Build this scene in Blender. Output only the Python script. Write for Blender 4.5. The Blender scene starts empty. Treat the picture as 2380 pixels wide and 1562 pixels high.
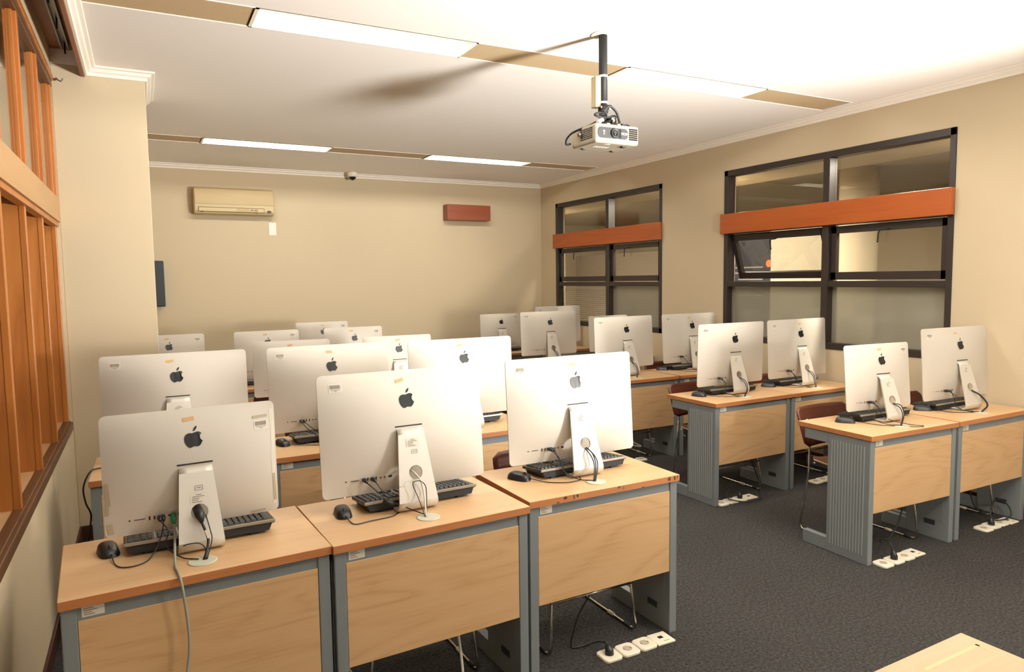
import bpy, bmesh, math, random
from mathutils import Vector, Matrix
random.seed(7)
S = bpy.context.scene
COL = S.collection
W_PX, H_PX = 2380.0, 1562.0

# ------------------------------------------------------------------ camera
F_PX, YAW, PITCH, ROLL, CAM_Z = 1630.827, 0.4830, -0.0810, -0.0130, 1.652
def load_camera():
    cy, sy, cp, sp = math.cos(YAW), math.sin(YAW), math.cos(PITCH), math.sin(PITCH)
    fw = Vector((sy * cp, cy * cp, sp))
    rt = Vector((cy, -sy, 0)); up = rt.cross(fw)
    cr, sr = math.cos(ROLL), math.sin(ROLL)
    r2 = rt * cr + up * sr; u2 = up * cr - rt * sr
    cd = bpy.data.cameras.new('camera'); cd.sensor_width = 36.0; cd.sensor_fit = 'HORIZONTAL'
    cd.lens = F_PX / W_PX * 36.0; cd.clip_start = 0.05; cd.clip_end = 100
    c = bpy.data.objects.new('camera', cd); COL.objects.link(c)
    m = Matrix.Identity(4)
    for i in range(3):
        m[i][0] = r2[i]; m[i][1] = u2[i]; m[i][2] = -fw[i]
    m[2][3] = CAM_Z
    c.matrix_world = m
    S.camera = c
load_camera()

# ------------------------------------------------------------------ world, lights, exposure
WORLD_COL, WORLD_STR = (0.62, 0.58, 0.52), 0.35
TUBE_COL, TUBE_STR = (1.0, 0.96, 0.88), 135.0
FLASH_POS, FLASH_W, FLASH_COL, FLASH_R = (3.58, 0.32, 1.42), 68.0, (1.0, 0.975, 0.93), 0.05
S.view_settings.view_transform = 'Standard'
S.view_settings.look = 'None'
S.view_settings.gamma = 1.0
S.view_settings.use_curve_mapping = False
S.view_settings.exposure = 0.2
S.cycles.use_denoising = True
S.cycles.max_bounces = 9
S.cycles.diffuse_bounces = 5
S.cycles.sample_clamp_indirect = 6.0
wd = bpy.data.worlds.new('world'); S.world = wd; wd.use_nodes = True
wd.node_tree.nodes['Background'].inputs[0].default_value = (*WORLD_COL, 1)
wd.node_tree.nodes['Background'].inputs[1].default_value = WORLD_STR
ld = bpy.data.lights.new('photo_flash', 'POINT'); ld.energy = FLASH_W; ld.color = FLASH_COL; ld.shadow_soft_size = FLASH_R
for ly in (3.2, 6.2, 10.0):  # unseen area lamps added to brighten the corridor behind the windows
    al = bpy.data.lights.new('corridor_fill', 'AREA'); al.shape = 'RECTANGLE'; al.size = 0.2; al.size_y = 1.2; al.energy = 110; al.color = (1, 0.93, 0.82)
    ao = bpy.data.objects.new('corridor_fill', al); ao.location = (5.62, ly, 2.66); COL.objects.link(ao)
lo = bpy.data.objects.new('photo_flash', ld); lo.location = FLASH_POS; COL.objects.link(lo)

sl = bpy.data.lights.new('photo_flash_head', 'SPOT'); sl.energy = 1600; sl.spot_size = math.radians(110); sl.spot_blend = 1.0; sl.shadow_soft_size = 0.30; sl.color = FLASH_COL
so = bpy.data.objects.new('photo_flash_head', sl); COL.objects.link(so); so.location = FLASH_POS; so.rotation_euler = Vector((-0.35, 0.75, 0.6)).to_track_quat('-Z', 'Y').to_euler()

# ------------------------------------------------------------------ materials
def srgb(r, g, b):
    f = lambda c: (c / 255 / 12.92) if c / 255 <= 0.04045 else ((c / 255 + 0.055) / 1.055) ** 2.4
    return (f(r), f(g), f(b), 1)
MATS = {}
def new_mat(name):
    m = bpy.data.materials.new(name); m.use_nodes = True; MATS[name] = m
    return m, m.node_tree, m.node_tree.nodes['Principled BSDF']
def mat(name, col, rough=0.5, metal=0.0, spec=0.5, bump=0, bscale=200, vary=0.0, vscale=6, emit=0, coat=0):
    m, nt, b = new_mat(name)
    b.inputs['Base Color'].default_value = col
    b.inputs['Roughness'].default_value = rough
    b.inputs['Metallic'].default_value = metal
    b.inputs['Specular IOR Level'].default_value = spec
    if coat: b.inputs['Coat Weight'].default_value = coat; b.inputs['Coat Roughness'].default_value = 0.1
    tc = nt.nodes.new('ShaderNodeTexCoord')
    if vary or not bump:
        n = nt.nodes.new('ShaderNodeTexNoise'); n.inputs['Scale'].default_value = vscale; n.inputs['Detail'].default_value = 4
        nt.links.new(tc.outputs['Object'], n.inputs['Vector'])
        r = nt.nodes.new('ShaderNodeMapRange'); r.inputs[3].default_value = 1 - (vary or 0.02); r.inputs[4].default_value = 1 + (vary or 0.02)
        nt.links.new(n.outputs['Fac'], r.inputs[0])
        mx = nt.nodes.new('ShaderNodeMix'); mx.data_type = 'RGBA'; mx.blend_type = 'MULTIPLY'; mx.inputs[0].default_value = 1
        mx.inputs[6].default_value = col; nt.links.new(r.outputs[0], mx.inputs[7])
        nt.links.new(mx.outputs[2], b.inputs['Base Color'])
    if bump:
        n2 = nt.nodes.new('ShaderNodeTexNoise'); n2.inputs['Scale'].default_value = bscale; n2.inputs['Detail'].default_value = 3
        nt.links.new(tc.outputs['Object'], n2.inputs['Vector'])
        bp = nt.nodes.new('ShaderNodeBump'); bp.inputs['Strength'].default_value = bump; bp.inputs['Distance'].default_value = 0.002
        nt.links.new(n2.outputs['Fac'], bp.inputs['Height']); nt.links.new(bp.outputs[0], b.inputs['Normal'])
    if emit:
        b.inputs['Emission Color'].default_value = col; b.inputs['Emission Strength'].default_value = emit
    return m
def wood(name, c1, c2, c3, scale=(1.2, 9, 9), rings=14, rough=0.4, axis=0, amount=0.5):
    """Long-grain wood: rings from a stretched noise field plus fine fibres; axis is the grain direction."""
    m, nt, b = new_mat(name); b.inputs['Roughness'].default_value = rough
    tc = nt.nodes.new('ShaderNodeTexCoord'); oi = nt.nodes.new('ShaderNodeObjectInfo')
    add = nt.nodes.new('ShaderNodeVectorMath'); add.operation = 'MULTIPLY_ADD'
    sc = nt.nodes.new('ShaderNodeVectorMath'); sc.operation = 'SCALE'; sc.inputs[0].default_value = (7, 5, 3)
    nt.links.new(oi.outputs['Random'], sc.inputs['Scale'])
    s = list(scale)
    if axis == 1: s = [scale[1], scale[0], scale[2]]
    if axis == 2: s = [scale[1], scale[2], scale[0]]
    add.inputs[1].default_value = s
    nt.links.new(tc.outputs['Object'], add.inputs[0]); nt.links.new(sc.outputs[0], add.inputs[2])
    n = nt.nodes.new('ShaderNodeTexNoise'); n.inputs['Scale'].default_value = 0.55; n.inputs['Detail'].default_value = 2; n.inputs['Distortion'].default_value = 0.6
    nt.links.new(add.outputs[0], n.inputs['Vector'])
    mu = nt.nodes.new('ShaderNodeMath'); mu.operation = 'MULTIPLY'; mu.inputs[1].default_value = rings
    nt.links.new(n.outputs['Fac'], mu.inputs[0])
    fr = nt.nodes.new('ShaderNodeMath'); fr.operation = 'PINGPONG'; fr.inputs[1].default_value = 1.0
    nt.links.new(mu.outputs[0], fr.inputs[0])
    n2 = nt.nodes.new('ShaderNodeTexNoise'); n2.inputs['Scale'].default_value = 1.0; n2.inputs['Detail'].default_value = 4
    fb = nt.nodes.new('ShaderNodeVectorMath'); fb.operation = 'MULTIPLY'; fv = [95.0, 95.0, 95.0]; fv[axis] = 5.0; fb.inputs[1].default_value = fv
    fa = nt.nodes.new('ShaderNodeVectorMath'); fa.operation = 'ADD'
    nt.links.new(tc.outputs['Object'], fb.inputs[0]); nt.links.new(fb.outputs[0], fa.inputs[0]); nt.links.new(sc.outputs[0], fa.inputs[1])
    nt.links.new(fa.outputs[0], n2.inputs['Vector'])
    mx = nt.nodes.new('ShaderNodeMix'); mx.data_type = 'FLOAT'; mx.inputs[0].default_value = amount
    nt.links.new(n2.outputs['Fac'], mx.inputs[2]); nt.links.new(fr.outputs[0], mx.inputs[3])
    cr = nt.nodes.new('ShaderNodeValToRGB'); cr.color_ramp.elements[0].color = c1; cr.color_ramp.elements[1].color = c3
    e = cr.color_ramp.elements.new(0.55); e.color = c2
    cr.color_ramp.elements[0].position = 0.05; cr.color_ramp.elements[-1].position = 0.95
    nt.links.new(mx.outputs[0], cr.inputs[0]); nt.links.new(cr.outputs[0], b.inputs['Base Color'])
    return m
def glass(name, tint, refl=1.0, rough=0.0, frost=0.0, frost_col=(0.3, 0.28, 0.22, 1)):
    """Window pane: tinted see-through with a Fresnel reflection; 'frost' mixes in a film."""
    m = bpy.data.materials.new(name); m.use_nodes = True; nt = m.node_tree; MATS[name] = m
    for nd in list(nt.nodes):
        if nd.type == 'BSDF_PRINCIPLED': nt.nodes.remove(nd)
    out = nt.nodes['Material Output']
    tr = nt.nodes.new('ShaderNodeBsdfTransparent'); tr.inputs[0].default_value = (*tint, 1)
    gl = nt.nodes.new('ShaderNodeBsdfGlossy'); gl.inputs['Roughness'].default_value = rough; gl.inputs[0].default_value = (refl, refl, refl, 1)
    df = nt.nodes.new('ShaderNodeBsdfDiffuse'); df.inputs[0].default_value = frost_col
    tc = nt.nodes.new('ShaderNodeTexCoord'); nz = nt.nodes.new('ShaderNodeTexNoise'); nz.inputs['Scale'].default_value = 4
    nt.links.new(tc.outputs['Object'], nz.inputs['Vector'])
    mr = nt.nodes.new('ShaderNodeMapRange'); mr.inputs[3].default_value = max(frost - 0.03, 0); mr.inputs[4].default_value = min(frost + (0.03 if frost else 0), 1)
    nt.links.new(nz.outputs['Fac'], mr.inputs[0])
    m1 = nt.nodes.new('ShaderNodeMixShader'); nt.links.new(mr.outputs[0], m1.inputs[0])
    nt.links.new(tr.outputs[0], m1.inputs[1]); nt.links.new(df.outputs[0], m1.inputs[2])
    fr = nt.nodes.new('ShaderNodeFresnel'); ge = nt.nodes.new('ShaderNodeNewGeometry'); io = nt.nodes.new('ShaderNodeMapRange')
    io.inputs[3].default_value = 1.5; io.inputs[4].default_value = 1 / 1.5   # same reflectance on both faces of the sheet
    nt.links.new(ge.outputs['Backfacing'], io.inputs[0]); nt.links.new(io.outputs[0], fr.inputs[0])
    m2 = nt.nodes.new('ShaderNodeMixShader'); nt.links.new(fr.outputs[0], m2.inputs[0])
    nt.links.new(m1.outputs[0], m2.inputs[1]); nt.links.new(gl.outputs[0], m2.inputs[2])
    nt.links.new(m2.outputs[0], out.inputs[0])
    return m
M_WALL = mat('wall_paint', srgb(200, 183, 152), 0.75, bump=0.15, bscale=90, vary=0.015, vscale=2)
M_CEIL = mat('ceiling_paint', srgb(248, 243, 236), 0.8, vary=0.01, vscale=1.5)
M_CORN = mat('cornice_paint', srgb(246, 238, 224), 0.6)
M_BASEB = mat('baseboard_wood', srgb(62, 32, 22), 0.45, vary=0.15, vscale=12)
M_TOP = wood('desktop_beech', srgb(212, 177, 134), srgb(206, 169, 125), srgb(196, 156, 110), scale=(1.0, 7, 7), rings=10, rough=0.38, amount=0.35)
M_TOPF = wood('front_desk_top', srgb(186, 158, 124), srgb(180, 151, 116), srgb(168, 138, 102), scale=(1.0, 7, 7), rings=12, rough=0.45, amount=0.3)
M_EDGE = wood('desk_edge_band', srgb(190, 128, 80), srgb(181, 117, 70), srgb(166, 102, 58), scale=(1.5, 14, 14), rings=8, rough=0.45, amount=0.3)
M_PANEL = wood('desk_panel_beech', srgb(210, 173, 128), srgb(203, 164, 118), srgb(184, 142, 96), scale=(0.8, 5, 5), rings=34, rough=0.42, amount=0.34)
M_STEEL = mat('desk_grey_steel', srgb(122, 127, 128), 0.5, vary=0.04, vscale=5)
M_RIB = mat('desk_rib_highlight', srgb(160, 164, 162), 0.4)  # paler than the desk steel: rib edge highlights put into the colour
M_SLOT = mat('dark_slot', srgb(40, 44, 46), 0.6)
M_FOOT = mat('black_foot', srgb(25, 25, 26), 0.6)
M_ALU = mat('brushed_aluminium', srgb(204, 197, 185), 0.6, metal=0.2, spec=0.35)
M_STAND = mat('stand_aluminium', srgb(212, 206, 195), 0.48, metal=0.3)
M_BLACKGL = mat('logo_black_gloss', srgb(22, 23, 25), 0.28, spec=0.4)
M_SCREEN = mat('screen_glass', srgb(10, 10, 11), 0.08)
M_PORT = mat('port_black', srgb(32, 27, 22), 0.6)
M_STICK = mat('sticker_white', srgb(214, 206, 191), 0.55)
M_INK = mat('sticker_ink', srgb(112, 106, 96), 0.6)
M_TAPE = mat('masking_tape', srgb(204, 164, 112), 0.7, vary=0.06, vscale=60)
M_CLEAR = mat('yellowed_tape', srgb(176, 163, 138), 0.35)
M_BLACK = mat('black_plastic', srgb(30, 32, 34), 0.38)
M_BLACKM = mat('black_cable', srgb(26, 27, 28), 0.5)
M_KEYS = mat('grey_keys', srgb(58, 58, 56), 0.42)
M_KEYTRIM = mat('keyboard_silver_edge', srgb(160, 152, 138), 0.3, metal=0.5)
M_GROM = mat('grommet_grey', srgb(196, 196, 176), 0.5)
M_GREYC = mat('grey_cable', srgb(150, 150, 138), 0.5)
M_WHITEC = mat('white_cable', srgb(216, 208, 190), 0.5)
M_GREEN = mat('green_plug', srgb(22, 122, 72), 0.4)
M_CHROME = mat('chrome', srgb(200, 196, 188), 0.18, metal=1.0)
M_SHELL = wood('chair_ply', srgb(112, 58, 40), srgb(98, 48, 33), srgb(80, 38, 27), scale=(1.5, 14, 14), rings=6, rough=0.35)
M_PLYEDGE = mat('ply_edge', srgb(200, 165, 130), 0.6)
M_SOCK = mat('socket_white', srgb(236, 226, 204), 0.4)
M_SOCKIN = mat('socket_recess', srgb(180, 170, 150), 0.5)
M_DARKFR = mat('window_dark_frame', srgb(46, 37, 33), 0.4, vary=0.06, vscale=9)
M_VAL = wood('valance_wood', srgb(178, 92, 38), srgb(170, 84, 33), srgb(152, 72, 28), scale=(1.2, 12, 12), rings=7, rough=0.35, axis=1, amount=0.35)
M_LWOOD = wood('window_teak', srgb(190, 122, 58), srgb(178, 108, 48), srgb(150, 86, 38), scale=(1.0, 9, 9), rings=9, rough=0.36, axis=2, amount=0.4)
M_LWOODP = wood('transom_pale_wood', srgb(194, 156, 112), srgb(188, 149, 104), srgb(176, 136, 92), scale=(1.0, 9, 9), rings=5, rough=0.45, axis=1, amount=0.3)
M_SILLW = wood('sill_pale_wood', srgb(200, 165, 120), srgb(186, 148, 104), srgb(160, 122, 84), scale=(1.2, 8, 8), rings=8, rough=0.5, axis=1)
M_SILLD = wood('sill_dark_wood', srgb(110, 74, 46), srgb(98, 64, 40), srgb(82, 52, 32), scale=(1.2, 10, 10), rings=6, rough=0.4, axis=1)
M_BROWN = wood('pelmet_brown', srgb(150, 92, 52), srgb(132, 78, 44), srgb(112, 64, 36), scale=(1.2, 8, 8), rings=6, rough=0.5, axis=1)
M_RAIL = mat('curtain_rail_grey', srgb(120, 118, 112), 0.35, metal=0.7)
M_AC = mat('aircon_beige', srgb(190, 170, 126), 0.45)
M_ACG = mat('aircon_grille', srgb(178, 155, 110), 0.5)
M_ACS = mat('aircon_shadow_gap', srgb(96, 76, 48), 0.6)
M_BOXW = wood('box_red_wood', srgb(142, 70, 36), srgb(132, 63, 32), srgb(118, 54, 28), scale=(1.5, 14, 14), rings=6, rough=0.4, amount=0.3)
M_PAPER = mat('paper_white', srgb(236, 226, 212), 0.5, vary=0.06, vscale=40)
M_WHITE = mat('white_plastic', srgb(238, 230, 214), 0.4)
M_DOME = mat('smoked_dome', srgb(22, 24, 32), 0.05, coat=0.6)
M_TVB = mat('tv_black', srgb(44, 48, 52), 0.35)
M_PROJ = mat('projector_white', srgb(160, 149, 130), 0.4)
M_PROJG = mat('projector_grey', srgb(46, 46, 45), 0.5)
M_VENT = mat('vent_dark', srgb(14, 14, 13), 0.8)
M_POLE = mat('pole_black', srgb(32, 33, 33), 0.6)
M_TRUNK = mat('trunking_cream', srgb(186, 168, 128), 0.5)
M_LENS = mat('lens_glass', srgb(16, 18, 24), 0.04, coat=0.8)
M_HOUS = mat('light_reflector', srgb(248, 240, 220), 0.35)
M_TUBE = mat('fluorescent_tube', (*TUBE_COL, 1), 0.5, emit=TUBE_STR)
M_CAP = mat('tube_cap', srgb(226, 216, 190), 0.4)
M_CORR = mat('corridor_paint', srgb(202, 188, 162), 0.8)
M_CORRC = mat('corridor_ceiling', srgb(176, 166, 148), 0.8)
M_CORRD = mat('corridor_grey_panel', srgb(124, 112, 98), 0.7)
M_PART = mat('partition_cream', srgb(160, 151, 130), 0.8)
M_CORRB = mat('corridor_poster_dark', srgb(34, 34, 40), 0.5)
M_ORANGE = mat('poster_orange', srgb(196, 98, 48), 0.5)
M_BLIND = mat('blind_slat', srgb(246, 238, 214), 0.5)
M_CFLOOR = mat('corridor_floor', srgb(120, 110, 96), 0.4)
G_CLEAR = glass('clear_pane', (0.88, 0.87, 0.83))
G_TRANS = glass('transom_pane', (0.74, 0.73, 0.70), rough=0.05)
G_FROST = glass('frosted_pane', (0.75, 0.75, 0.68), rough=0.06, frost=0.55, frost_col=(0.36, 0.34, 0.27, 1))
def carpet_mat():
    m, nt, b = new_mat('carpet_charcoal'); b.inputs['Roughness'].default_value = 0.95; b.inputs['Specular IOR Level'].default_value = 0.1
    tc = nt.nodes.new('ShaderNodeTexCoord')
    n = nt.nodes.new('ShaderNodeTexNoise'); n.inputs['Scale'].default_value = 75; n.inputs['Detail'].default_value = 7; n.inputs['Roughness'].default_value = 0.85
    nt.links.new(tc.outputs['Object'], n.inputs['Vector'])
    n2 = nt.nodes.new('ShaderNodeTexNoise'); n2.inputs['Scale'].default_value = 2.2; n2.inputs['Detail'].default_value = 3
    nt.links.new(tc.outputs['Object'], n2.inputs['Vector'])
    cr = nt.nodes.new('ShaderNodeValToRGB')
    cr.color_ramp.elements[0].position = 0.36; cr.color_ramp.elements[0].color = srgb(26, 25, 25)
    cr.color_ramp.elements[1].position = 0.66; cr.color_ramp.elements[1].color = srgb(88, 86, 83)
    nt.links.new(n.outputs['Fac'], cr.inputs[0])
    mr = nt.nodes.new('ShaderNodeMapRange'); mr.inputs[3].default_value = 0.85; mr.inputs[4].default_value = 1.12
    nt.links.new(n2.outputs['Fac'], mr.inputs[0])
    mx = nt.nodes.new('ShaderNodeMix'); mx.data_type = 'RGBA'; mx.blend_type = 'MULTIPLY'; mx.inputs[0].default_value = 1
    nt.links.new(cr.outputs[0], mx.inputs[6]); nt.links.new(mr.outputs[0], mx.inputs[7]); nt.links.new(mx.outputs[2], b.inputs['Base Color'])
    bp = nt.nodes.new('ShaderNodeBump'); bp.inputs['Strength'].default_value = 0.9; bp.inputs['Distance'].default_value = 0.006
    nt.links.new(n.outputs['Fac'], bp.inputs['Height']); nt.links.new(bp.outputs[0], b.inputs['Normal'])
    return m
M_CARPET = carpet_mat()
def infill_mat():
    """Beige ceiling infill pressed with a fine grid of small dimples."""
    m, nt, b = new_mat('ceiling_infill'); b.inputs['Roughness'].default_value = 0.7
    tc = nt.nodes.new('ShaderNodeTexCoord'); v = nt.nodes.new('ShaderNodeTexVoronoi'); v.inputs['Scale'].default_value = 55; v.inputs['Randomness'].default_value = 0.15
    nt.links.new(tc.outputs['Object'], v.inputs['Vector'])
    cr = nt.nodes.new('ShaderNodeValToRGB'); cr.color_ramp.elements[0].position = 0.25; cr.color_ramp.elements[0].color = srgb(178, 152, 112)
    cr.color_ramp.elements[1].position = 0.45; cr.color_ramp.elements[1].color = srgb(200, 176, 138)
    nt.links.new(v.outputs['Distance'], cr.inputs[0]); nt.links.new(cr.outputs[0], b.inputs['Base Color'])
    return m
M_INFILL = infill_mat()

# ------------------------------------------------------------------ mesh helpers
def mesh_obj(name, bm, mats, parent=None, loc=None, bevel=0, smooth=False, segs=2):
    me = bpy.data.meshes.new(name); bm.normal_update(); bm.to_mesh(me); bm.free()
    if not isinstance(mats, (list, tuple)): mats = [mats]
    for m in mats: me.materials.append(m)
    o = bpy.data.objects.new(name, me); COL.objects.link(o)
    if smooth:
        for p in me.polygons: p.use_smooth = True
    if parent: o.parent = parent
    if loc: o.location = loc
    if bevel:
        md = o.modifiers.new('bevel', 'BEVEL'); md.width = bevel; md.segments = segs; md.limit_method = 'ANGLE'; md.angle_limit = math.radians(50)
    return o
def quadbox(bm, x0, x1, y0, y1, z0, z1, mi=0, M=None):
    vs = [bm.verts.new((x, y, z)) for z in (z0, z1) for y in (y0, y1) for x in (x0, x1)]
    if M is not None:
        for v in vs: v.co = M @ v.co
    for f in ((0, 2, 3, 1), (4, 5, 7, 6), (0, 1, 5, 4), (2, 6, 7, 3), (0, 4, 6, 2), (1, 3, 7, 5)):
        fc = bm.faces.new([vs[i] for i in f]); fc.material_index = mi
    return vs
def bxo(name, x0, x1, y0, y1, z0, z1, m, parent=None, bevel=0, M=None):
    bm = bmesh.new(); quadbox(bm, x0, x1, y0, y1, z0, z1, 0, M); return mesh_obj(name, bm, m, parent, bevel=bevel)
def boxes(name, lst, m, parent=None, bevel=0):
    bm = bmesh.new()
    for b in lst: quadbox(bm, *b)
    return mesh_obj(name, bm, m, parent, bevel=bevel)
def smooth_path(pts, n=8):
    pts = [Vector(p) for p in pts]
    if len(pts) < 3: return pts
    out = []
    ext = [pts[0] * 2 - pts[1]] + pts + [pts[-1] * 2 - pts[-2]]
    for i in range(1, len(ext) - 2):
        p0, p1, p2, p3 = ext[i - 1:i + 3]
        for k in range(n):
            t = k / n
            out.append(0.5 * ((2 * p1) + (p2 - p0) * t + (2 * p0 - 5 * p1 + 4 * p2 - p3) * t * t + (3 * p1 - p0 - 3 * p2 + p3) * t ** 3))
    out.append(pts[-1]); return out
def tube(bm, pts, r, n=8, smooth=True, mi=0, caps=True, sub=8):
    P = smooth_path(pts, sub) if smooth else [Vector(p) for p in pts]
    rings = []; prev = None
    for i, p in enumerate(P):
        t = (P[min(i + 1, len(P) - 1)] - P[max(i - 1, 0)])
        if t.length < 1e-9: t = Vector((0, 0, 1))
        t.normalize()
        if prev is None:
            a = Vector((0, 0, 1)) if abs(t.z) < 0.9 else Vector((1, 0, 0)); u = t.cross(a).normalized()
        else:
            u = (prev - t * prev.dot(t)); u = u.normalized() if u.length > 1e-6 else t.orthogonal().normalized()
        prev = u; v = t.cross(u)
        rr = r[i] if isinstance(r, list) else r
        rings.append([bm.verts.new(p + (u * math.cos(2 * math.pi * k / n) + v * math.sin(2 * math.pi * k / n)) * rr) for k in range(n)])
    for a, b in zip(rings, rings[1:]):
        for k in range(n):
            f = bm.faces.new((a[k], a[(k + 1) % n], b[(k + 1) % n], b[k])); f.material_index = mi; f.smooth = True
    if caps:
        for rg in (rings[0][::-1], rings[-1]):
            f = bm.faces.new(rg); f.material_index = mi
def round_corner(pts, rad, n=5):
    """Polyline with each inner corner replaced by an arc-like bend."""
    P = [Vector(p) for p in pts]; out = [P[0]]
    for a, b, c in zip(P, P[1:], P[2:]):
        d1 = (a - b); d2 = (c - b); r = min(rad, d1.length * 0.45, d2.length * 0.45)
        s = b + d1.normalized() * r; e = b + d2.normalized() * r
        for k in range(n + 1):
            t = k / n; out.append(s * (1 - t) ** 2 + b * 2 * t * (1 - t) + e * t * t)
    out.append(P[-1]); return out
def tube_obj(name, pts, r, m, parent=None, n=8, smooth=True, sub=8):
    bm = bmesh.new(); tube(bm, pts, r, n, smooth, sub=sub); return mesh_obj(name, bm, m, parent)
def lathe(bm, prof, n=24, M=None, mi=0):
    rings = []
    for r, z in prof:
        rings.append([bm.verts.new((r * math.cos(2 * math.pi * k / n), r * math.sin(2 * math.pi * k / n), z)) for k in range(n)])
    if M is not None:
        for rg in rings:
            for v in rg: v.co = M @ v.co
    for a, b in zip(rings, rings[1:]):
        for k in range(n):
            f = bm.faces.new((a[k], a[(k + 1) % n], b[(k + 1) % n], b[k])); f.material_index = mi; f.smooth = True
    for rg, rv in ((rings[0], True), (rings[-1], False)):
        f = bm.faces.new(rg[::-1] if rv else rg); f.material_index = mi
def text_mesh(body, size, depth=0.0004):
    cu = bpy.data.curves.new('lettering_curve', 'FONT'); cu.body = body; cu.size = size; cu.align_x = 'CENTER'; cu.align_y = 'CENTER'; cu.extrude = depth
    o = bpy.data.objects.new('lettering_tmp', cu); COL.objects.link(o)
    dg = bpy.context.evaluated_depsgraph_get(); me = bpy.data.meshes.new_from_object(o.evaluated_get(dg))
    bpy.data.objects.remove(o); me.name = 'lettering'
    return me
def text_obj(name, body, size, m, parent, M):
    me = text_mesh(body, size); me.materials.clear(); me.materials.append(m)
    me.transform(M); o = bpy.data.objects.new(name, me); COL.objects.link(o); o.parent = parent
    return o
def thing(name, label, cat, loc=(0, 0, 0), rz=0, group=None):
    o = bpy.data.objects.new(name, None); COL.objects.link(o); o.empty_display_size = 0.1
    o.location = loc; o.rotation_euler = (0, 0, rz); o['label'] = label; o['category'] = cat
    if group: o['group'] = group
    return o
def tag(o, label, cat, group=None):
    o['label'] = label; o['category'] = cat
    if group: o['group'] = group
    return o
def struct(o):
    o['kind'] = 'structure'; return o
def copy_tree(o, parent=None):
    c = o.copy(); COL.objects.link(c)
    c.parent = parent
    for ch in KIDS[o.name]: 
        copy_tree(ch, c)
    return c
KIDS = {}
def index_kids():
    KIDS.clear()
    for o in bpy.data.objects: KIDS[o.name] = []
    for o in bpy.data.objects:
        if o.parent: KIDS[o.parent.name].append(o)
def dup(root, label, loc, rz, group=None):
    c = copy_tree(root); c.location = loc; c.rotation_euler = (0, 0, rz); c['label'] = label
    if group: c['group'] = group
    return c

# ------------------------------------------------------------------ room
H, R, B, L, PX, PY = 3.01, 5.194, 8.948, -0.434, 0.079, 5.226
FY = -5.6
struct(bxo('floor', L - 0.3, R + 0.15, FY, B, -0.1, 0.0, M_CARPET))
struct(bxo('wall_back', L - 0.3, R + 0.15, B, B + 0.15, 0, 3.2, M_WALL))
struct(bxo('wall_front', L - 0.3, R + 0.15, FY - 0.15, FY, 0, 3.2, M_WALL))
# right wall with two openings
W1 = (3.03, 5.288); W2 = (6.243, 8.528); WZ0, WZ1 = 1.017, 2.693
def wall_x(name, x0, x1, y0, y1, z0, z1, holes, m):
    bm = bmesh.new(); ys = y0
    for (a, b, c, d) in holes:
        quadbox(bm, x0, x1, ys, a, z0, z1); quadbox(bm, x0, x1, a, b, z0, c); quadbox(bm, x0, x1, a, b, d, z1); ys = b
    quadbox(bm, x0, x1, ys, y1, z0, z1)
    bmesh.ops.remove_doubles(bm, verts=bm.verts, dist=1e-5)
    return struct(mesh_obj(name, bm, m))
wall_x('wall_right', R, R + 0.15, FY, B, 0, 3.2, [(*W1, WZ0, WZ1), (*W2, WZ0, WZ1)], M_WALL)
LW0, LW1 = -0.02, 5.215
wall_x('wall_left', L - 0.3, L, FY, B, 0, 3.2, [(LW0, LW1, 0.735, 2.945)], M_WALL)
struct(bxo('pillar', L, PX, PY, 5.95, 0, H, M_WALL, bevel=0.004))
# ceiling: slabs between the recessed light strips, pocket at the left window
STR = [(-3.24, -2.945), (0.26, 0.555), (3.765, 4.055), (7.262, 7.555)]  # first strip is unseen behind the camera, added to brighten what faces it
SX0, SX1 = -0.24, 5.04
bm = bmesh.new()
ys = FY
for a, b in STR + [(B, None)]:
    lo_, hi_ = ys, a
    if lo_ < PY < hi_:
        quadbox(bm, -0.253, R, lo_, PY, H, H + 0.1); quadbox(bm, L, R, PY, hi_, H, H + 0.1)
    elif hi_ <= PY: quadbox(bm, -0.253, R, lo_, hi_, H, H + 0.1)
    else: quadbox(bm, L, R, lo_, hi_, H, H + 0.1)
    if b is not None:
        x0 = SX0 if b < PY else 0.0
        quadbox(bm, (-0.253 if b < PY else L), x0, a, b, H, H + 0.1); quadbox(bm, SX1, R, a, b, H, H + 0.1)
        ys = b
struct(mesh_obj('ceiling', bm, M_CEIL))
struct(bxo('light_leak_cap', L - 0.3, R + 0.15, FY, B, 3.2, 3.3, M_CEIL))  # unseen cap over the recessed strips, added to stop light leaking in
# window pocket above the left window
tag(bxo('pelmet_board', -0.277, -0.2535, FY + 0.01, PY - 0.002, 2.945, 3.12, M_BROWN, bevel=0.003),
    'long brown wooden pelmet board along the ceiling over the left windows', 'pelmet')
struct(bxo('trim_1', L, -0.278, FY + 0.01, PY - 0.002, 3.10, 3.12, M_BROWN))
t = thing('curtain_rail', 'grey metal curtain rail in the ceiling pocket over the left windows', 'curtain rail', (-0.34, 2.0, 3.06))
boxes('rail_channel', [(-0.022, -0.014, -4.4, 3.1, 0, 0.036), (0.014, 0.022, -4.4, 3.1, 0, 0.036), (-0.022, 0.022, -4.4, 3.1, 0.03, 0.036)], M_RAIL, t)
for y in (2.2, 2.6, 3.05): bxo('rail_glider', -0.004, 0.004, y, y + 0.02, -0.03, 0.03, M_FOOT, t)

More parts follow.
